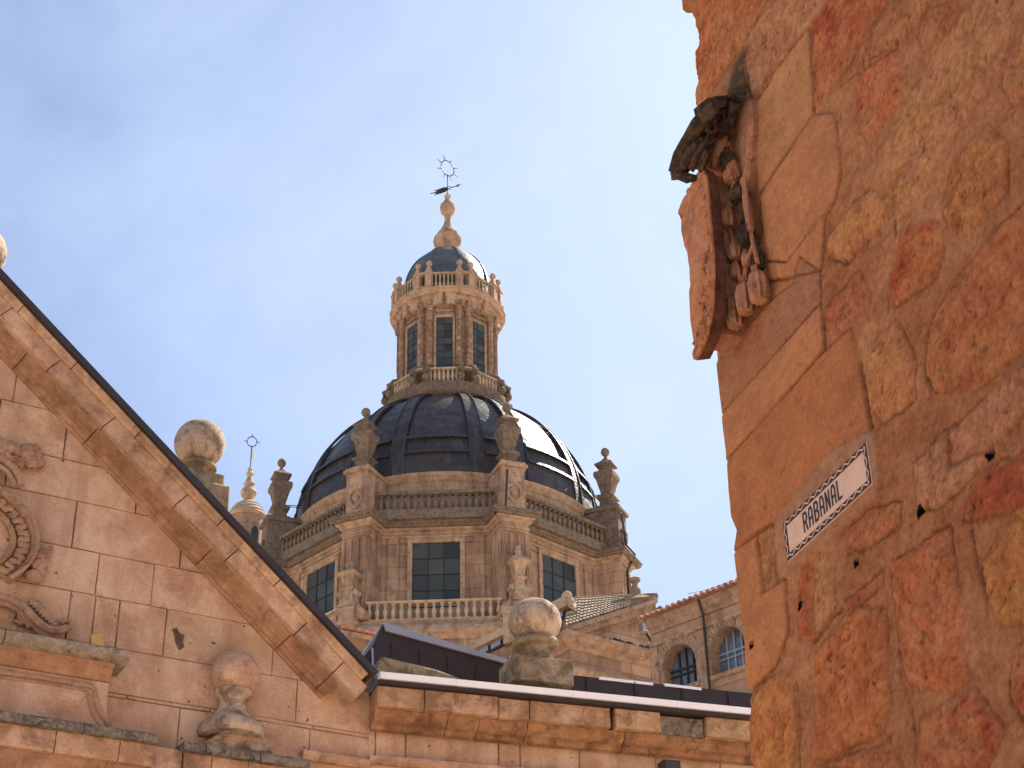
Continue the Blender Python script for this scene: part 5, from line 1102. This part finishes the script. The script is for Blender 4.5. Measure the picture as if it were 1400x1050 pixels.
for k, (uc, hw_, zb_, zc2) in enumerate(arches[:4]):
    mb = MB(); zs_ = zc2 - hw_; n = 18
    for i in range(n):
        a0_, a1_ = math.pi * i / n + .01, math.pi * (i + 1) / n - .01
        q = [(uc - r * math.cos(a), zs_ + r * math.sin(a)) for r, a in ((hw_ + .01, a0_), (hw_ + .01, a1_), (hw_ + .28, a1_), (hw_ + .28, a0_))]; mb.prism([A.P(u, .05, z) for u, z in q], [A.P(u, 0, z) for u, z in q])
    aw = part('arch_window', mb, M['drumtrim'], arc_)
    q = [(uc - hw_, zb_)] + [(uc - hw_ * math.cos(math.pi * i / 14), zs_ + hw_ * math.sin(math.pi * i / 14)) for i in range(15)] + [(uc + hw_, zb_)]
    part('pane', MB().prism([A.P(u, -.35, z) for u, z in q], [A.P(u, -.4, z) for u, z in q]), M['skypane'] if 'skypane' in M else M['glass'], aw)
    mb = MB()
    for t_ in (-.33, 0, .33): mb.box(A.P, uc + t_ * hw_ * 1.3 - .02, uc + t_ * hw_ * 1.3 + .02, -.35, -.30, zb_, zs_ + hw_ * (.85 if t_ else 1))
    mb.box(A.P, uc - hw_, uc + hw_, -.35, -.29, zs_ - .02, zs_ + .03); mb.box(A.P, uc - hw_, uc + hw_, -.35, -.29, zb_ + .5, zb_ + .54)
    part('glazing_bars', mb, M['flash'] if k else M['muntin'], aw)
    mb = MB(); mb.box(A.P, uc - hw_ - .12, uc + hw_ + .12, -.1, .12, zb_ - .12, zb_, .02); part('sill', mb, M['drumtrim'], aw)
for k in range(0, 5):
    mb = MB(); u = uc1 + step * (k - .5) + .0; mb.box(A.P, u - .14, u + .14, -.02, .07, 14, zE - .74, .02); part('pilaster', mb, M['drumtrim'], arc_)
u_ = A.uz(966, 900, .15)[0]; part('downpipe', MB().tube([A.P(u_, .30, zE + .0), A.P(u_, .14, zE - .4), A.P(u_, .12, 15)], .035, 8), M['cable'], arc_)
def tiles(mb, P0, eu, es, nu, ns, wu, ws, r=.07):
    """rows of half-round clay tiles: eu along the eave, es up the slope"""
    up = eu.cross(es).normalized(); up = up if up.z > 0 else -up
    for i in range(nu):
        for j in range(ns):
            o = P0 + eu * (i * wu) + es * (j * ws); jit = random.uniform(-.01, .01); vs = []
            for e_, lift, rr in ((0, .03, r * 1.0), (ws * 1.15, .0, r * .85)):
                for k in range(6): a = math.pi * k / 5; vs.append(o + es * e_ + eu * (math.cos(a) * rr + jit) + up * (math.sin(a) * rr + lift))
            mb.add(vs, [[k, k + 1, k + 7, k + 6] for k in range(5)] + [list(range(6))])
    mb.add([P0 - es * .05, P0 + eu * nu * wu - es * .05, P0 + eu * nu * wu + es * ns * ws, P0 + es * ns * ws], [[0, 1, 2, 3]])
sl = (-A.n * math.cos(rad(20)) + Vector((0, 0, math.sin(rad(20))))); mb = MB(); tiles(mb, A.P(UA0, .42, zE + .0), A.e, sl, 62, 14, .20, .36, .085); part('tile_roof', mb, M['tile'], arc_, False)
# ------------------------------------------------------------------ transept block between dome and arcade
B = Plane(779, 859, 46, 37.9 - 4)
blk_ = root('transept_block', 'low stone block with stepped cornice and pilasters between the ball finial and the arches', 'building', B.o, B.ang)
zB = B.uz(779, 862, .35)[1]; uB1 = B.uz(902, 905, .2)[0]
mb = MB(); mb.box(B.P, 0, uB1 + .4, -5.5, 0, 0, zB - .3); part('wall', mb, M['drum'], blk_)
mb = MB()
pth = [(-.0, -5.5), (0, 0), (uB1 + .4, 0)]
def lpath(prof, corner=True):   # cornice along the front and the left return
    P_ = []
    for o, z in prof: P_.append([B.P(0 - o, -5.5, z), B.P(0 - o, o, z), B.P(uB1 + .4, o, z)])
    n = len(prof); vs = [p for r in P_ for p in r]; return vs, [[i * 3 + k, i * 3 + k + 1, ((i + 1) % n) * 3 + k + 1, ((i + 1) % n) * 3 + k] for i in range(n) for k in range(2)]
mb.add(*lpath([(-.3, zB), (.45, zB - .02), (.45, zB - .10), (.36, zB - .14), (.30, zB - .24), (.12, zB - .3), (.05, zB - .42), (-.3, zB - .42)])); mb.add(*lpath([(-.3, zB - .95), (.12, zB - .95), (.16, zB - 1.05), (.06, zB - 1.15), (.03, zB - 1.25), (-.3, zB - 1.25)])); part('cornice', mb, M['drumtrim'], blk_)
for u in (.15, .75):
    mb = MB().box(B.P, u, u + .35, -.02, .06, 8, zB - 1.25, .015); part('pilaster', mb, M['drumtrim'], blk_)
mb = MB(); rg = random.Random(31)
u0_ = B.uz(828, 870, .2)[0]
for k in range(34):
    u = u0_ + k * .17 + rg.uniform(-.05, .05); 
    if u < uB1 + .3: mb.ball(B.P(u, .25 + rg.uniform(-.1, .1), zB + .05 + rg.uniform(-.04, .06)), rg.uniform(.08, .15), 6, (1.2, 1, .8), .15)
part('broken_tiles', mb, plain('dark_broken_tile', col(70, 58, 50), .95, 0, .4, 9, .5), blk_, False)
# upper gabled wall with sloping cornice behind
G = Plane(840, 880, 49, 37.9 - 6)
gw = root('gabled_transept', 'tall plain transept wall with a sloping stone verge and weathered tile roof beside the dome', 'building', G.o, G.ang)
q0 = [G.uz(x, y) for x, y in [(760, 867), (783, 858), (893, 826), (905, 840), (905, 930), (760, 930)]]; zlow = 0
poly = [q0[0], q0[1], q0[2], q0[3], (q0[3][0], 0), (q0[0][0], 0)]
mb = MB().prism([G.P(u, 0, z) for u, z in poly], [G.P(u, -4, z) for u, z in poly]); part('wall', mb, M['drum'], gw)
a, b_ = G.uz(776, 862, .2), G.uz(896, 824, .2)
mb = MB()
for k in range(7):
    s0, s1 = k / 7 + .002, (k + 1) / 7 - .002; p = lambda s_: (a[0] + (b_[0] - a[0]) * s_, a[1] + (b_[1] - a[1]) * s_)
    (x0, z0_), (x1, z1_) = p(s0), p(s1)
    for (wA, h0, h1) in ((.35, -.05, .10), (.22, -.28, -.05), (.08, -.42, -.28)): mb.prism([G.P(x0, wA, z0_ + h0), G.P(x1, wA, z1_ + h0), G.P(x1, wA, z1_ + h1), G.P(x0, wA, z0_ + h1)], [G.P(x0, -.3, z0_ + h0), G.P(x1, -.3, z1_ + h0), G.P(x1, -.3, z1_ + h1), G.P(x0, -.3, z0_ + h1)])
part('verge', mb, M['drumtrim'], gw)
# tile slope rising behind the verge
mb = MB(); nT = 26; rA, rB = G.hit(779, 821, -2.2), G.hit(897, 815, -2.2); vA, vB = G.P(a[0], .15, a[1] + .10), G.P(b_[0], .15, b_[1] + .10)
mb.add([vA, vB, rB, rA], [[0, 1, 2, 3]])
for k in range(nT + 1):      # gutters of half-round tiles running from the ridge to the verge
    f_ = k / nT; p_, q_ = vA.lerp(vB, f_), rA.lerp(rB, f_); n_ = max(2, int((q_ - p_).length / .4))
    for i_ in range(n_):
        c0, c1 = p_.lerp(q_, i_ / n_), p_.lerp(q_, (i_ + 1) / n_); mb.tube([c0 + Vector((0, 0, .05)), c1 + Vector((0, 0, .02))], [.085, .07], 6)
mb.tube([rA, rB], .12, 8); part('tile_roof', mb, M['greytile'], gw, False)
# ridge with a tiny pinnacle
pc = G.hit(869, 815, -1.5); f = lambda x, y, z: pc + Vector((x, y, z)); mb = MB()
sq = lambda prof: mb.lathe(prof, f, 4, rad(35)); sq([(.75, -1.2), (.75, -.28), (.45, -.12), (.25, .02), (.2, .1)]); mb.lathe([(.18, .05), (.2, .2), (.12, .35), (.08, .45), (.2, .55), (.2, .62), (.05, .7)], f, 10)
part('ridge_pinnacle', mb, M['drumtrim'], gw, False)
# downpipe with pale hopper and cable in the corner
b2 = MB(); b2.tube([G.hit(903, 830, .3), G.hit(882, 843, .4), G.hit(880, 858, .4)], .05, 6); b2.tube([G.hit(884, 865, .3), G.hit(893, 880, .3), G.hit(895, 897, .3), G.hit(901, 915, .3), G.hit(902, 935, .3)], .055, 6); b2.tube([G.hit(893, 846, .3), G.hit(925, 833, .3), G.hit(932, 826, .3)], .04, 6); part('downpipe', b2, M['cable'], gw)
c3 = G.hit(881, 858, .4); part('hopper', MB().box(lambda a_, b3, z: c3 + G.e * a_ + G.n * b3 + Vector((0, 0, z)), -.14, .14, -.12, .12, -.15, .12, .03), M['flash'], gw)

# ------------------------------------------------------------------ glazed gable in front of the drum
Q = Plane(700, 870, 50, -20)
gb = root('glazed_gable', 'pale stone gable slope with a strip of small panes, behind the big ball finial', 'dormer', Q.hit(700, 880), Q.ang)
def qz(pix, w=0): return [Q.uz(x, y, w) for x, y in pix]
def qprism(mb, pix, w0, w1, bev=0): q = qz(pix, w1); mb.prism([Q.P(u, w1, z) for u, z in q], [Q.P(u, w0, z) for u, z in q], bev)
mb = MB(); qprism(mb, [(636, 883), (770, 815), (778, 820), (778, 826), (640, 890)], -1.0, .25, .02); part('coping', mb, M['baluster'], gb)
mb = MB(); qprism(mb, [(640, 890), (778, 826), (778, 842), (652, 900)], -.5, 0); part('glazing_band', mb, M['muntin'], gb)
panem = plain('sky_lit_pane', col(150, 170, 205), .12, 0, .1, 2, .02, .9)
for k in range(7):
    x0 = 654 + k * 17; x1 = x0 + 13; y = lambda x: 890 - (x - 640) * 64 / 138
    mb = MB(); qprism(mb, [(x0, y(x0) + 3), (x1, y(x1) + 3), (x1, y(x1) + 11), (x0, y(x0) + 12)], -.05, .03); part('pane', mb, panem, gb)
mb = MB(); qprism(mb, [(652, 900), (778, 842), (780, 850), (780, 960), (640, 960)], -2, -.05); part('wall', mb, M['drum'], gb)
mb = MB(); qprism(mb, [(687, 838), (690, 832), (704, 832), (705, 876), (688, 880)], -.4, .3, .03); qprism(mb, [(685, 838), (688, 830), (700, 828), (708, 834), (706, 840)], -.45, .36, .03); part('pier', mb, M['baluster'], gb)
mb = MB(); mb.ball(Q.hit(775, 815, .1), .17, 12); mb.tube([Q.hit(778, 820, .2), Q.hit(783, 828, .2), Q.hit(784, 838, .2), Q.hit(780, 842, .2)], [.12, .14, .14, .1], 8); part('ball_finial', mb, M['baluster'], gb, True)
mb = MB(); P0 = Q.hit(672, 905, .6); tiles(mb, P0, Q.e, (Vector((0, 0, .35)) - Q.n * .94 + Q.e * .0).normalized(), 14, 3, .22, .35, .09); part('tile_strip', mb, M['tile'], gb)

# ------------------------------------------------------------------ lean-to left of the metal box
T = Plane(485, 870, 40, 30)
lt = root('lean_to', 'narrow stone lean-to with a tile edge squeezed between the pediment and the metal roof box', 'outbuilding', T.o, T.ang)
zT = T.uz(490, 872)[1]
mb = MB().box(T.P, -3, 3.0, -5, 0, 0, zT); part('wall', mb, M['drum'], lt)
mb = MB(); tiles(mb, T.P(-3, .25, zT + .02), T.e, (-T.n * .9 + Vector((0, 0, .43))), 28, 3, .22, .36, .09); part('tile_roof', mb, M['tile'], lt)
mb = MB(); extr(mb, T, -3, 3.0, [(0, zT - .5), (.08, zT - .5), (.12, zT - .4), (0, zT - .38)], gap=0); part('string_course', mb, M['darktrim'], lt)

# thin wire in the sky
wr = MB().tube([A.hit(940, 812, .6), A.hit(960, 808, .6), A.hit(985, 800, .6), A.hit(1003, 793, .6)], .008, 4)
o = part('overhead_wire', wr, M['iron']); o['label'] = 'thin sagging wire above the clay tile eave of the arcade'; o['category'] = 'wire'
bpy.context.view_layer.update()
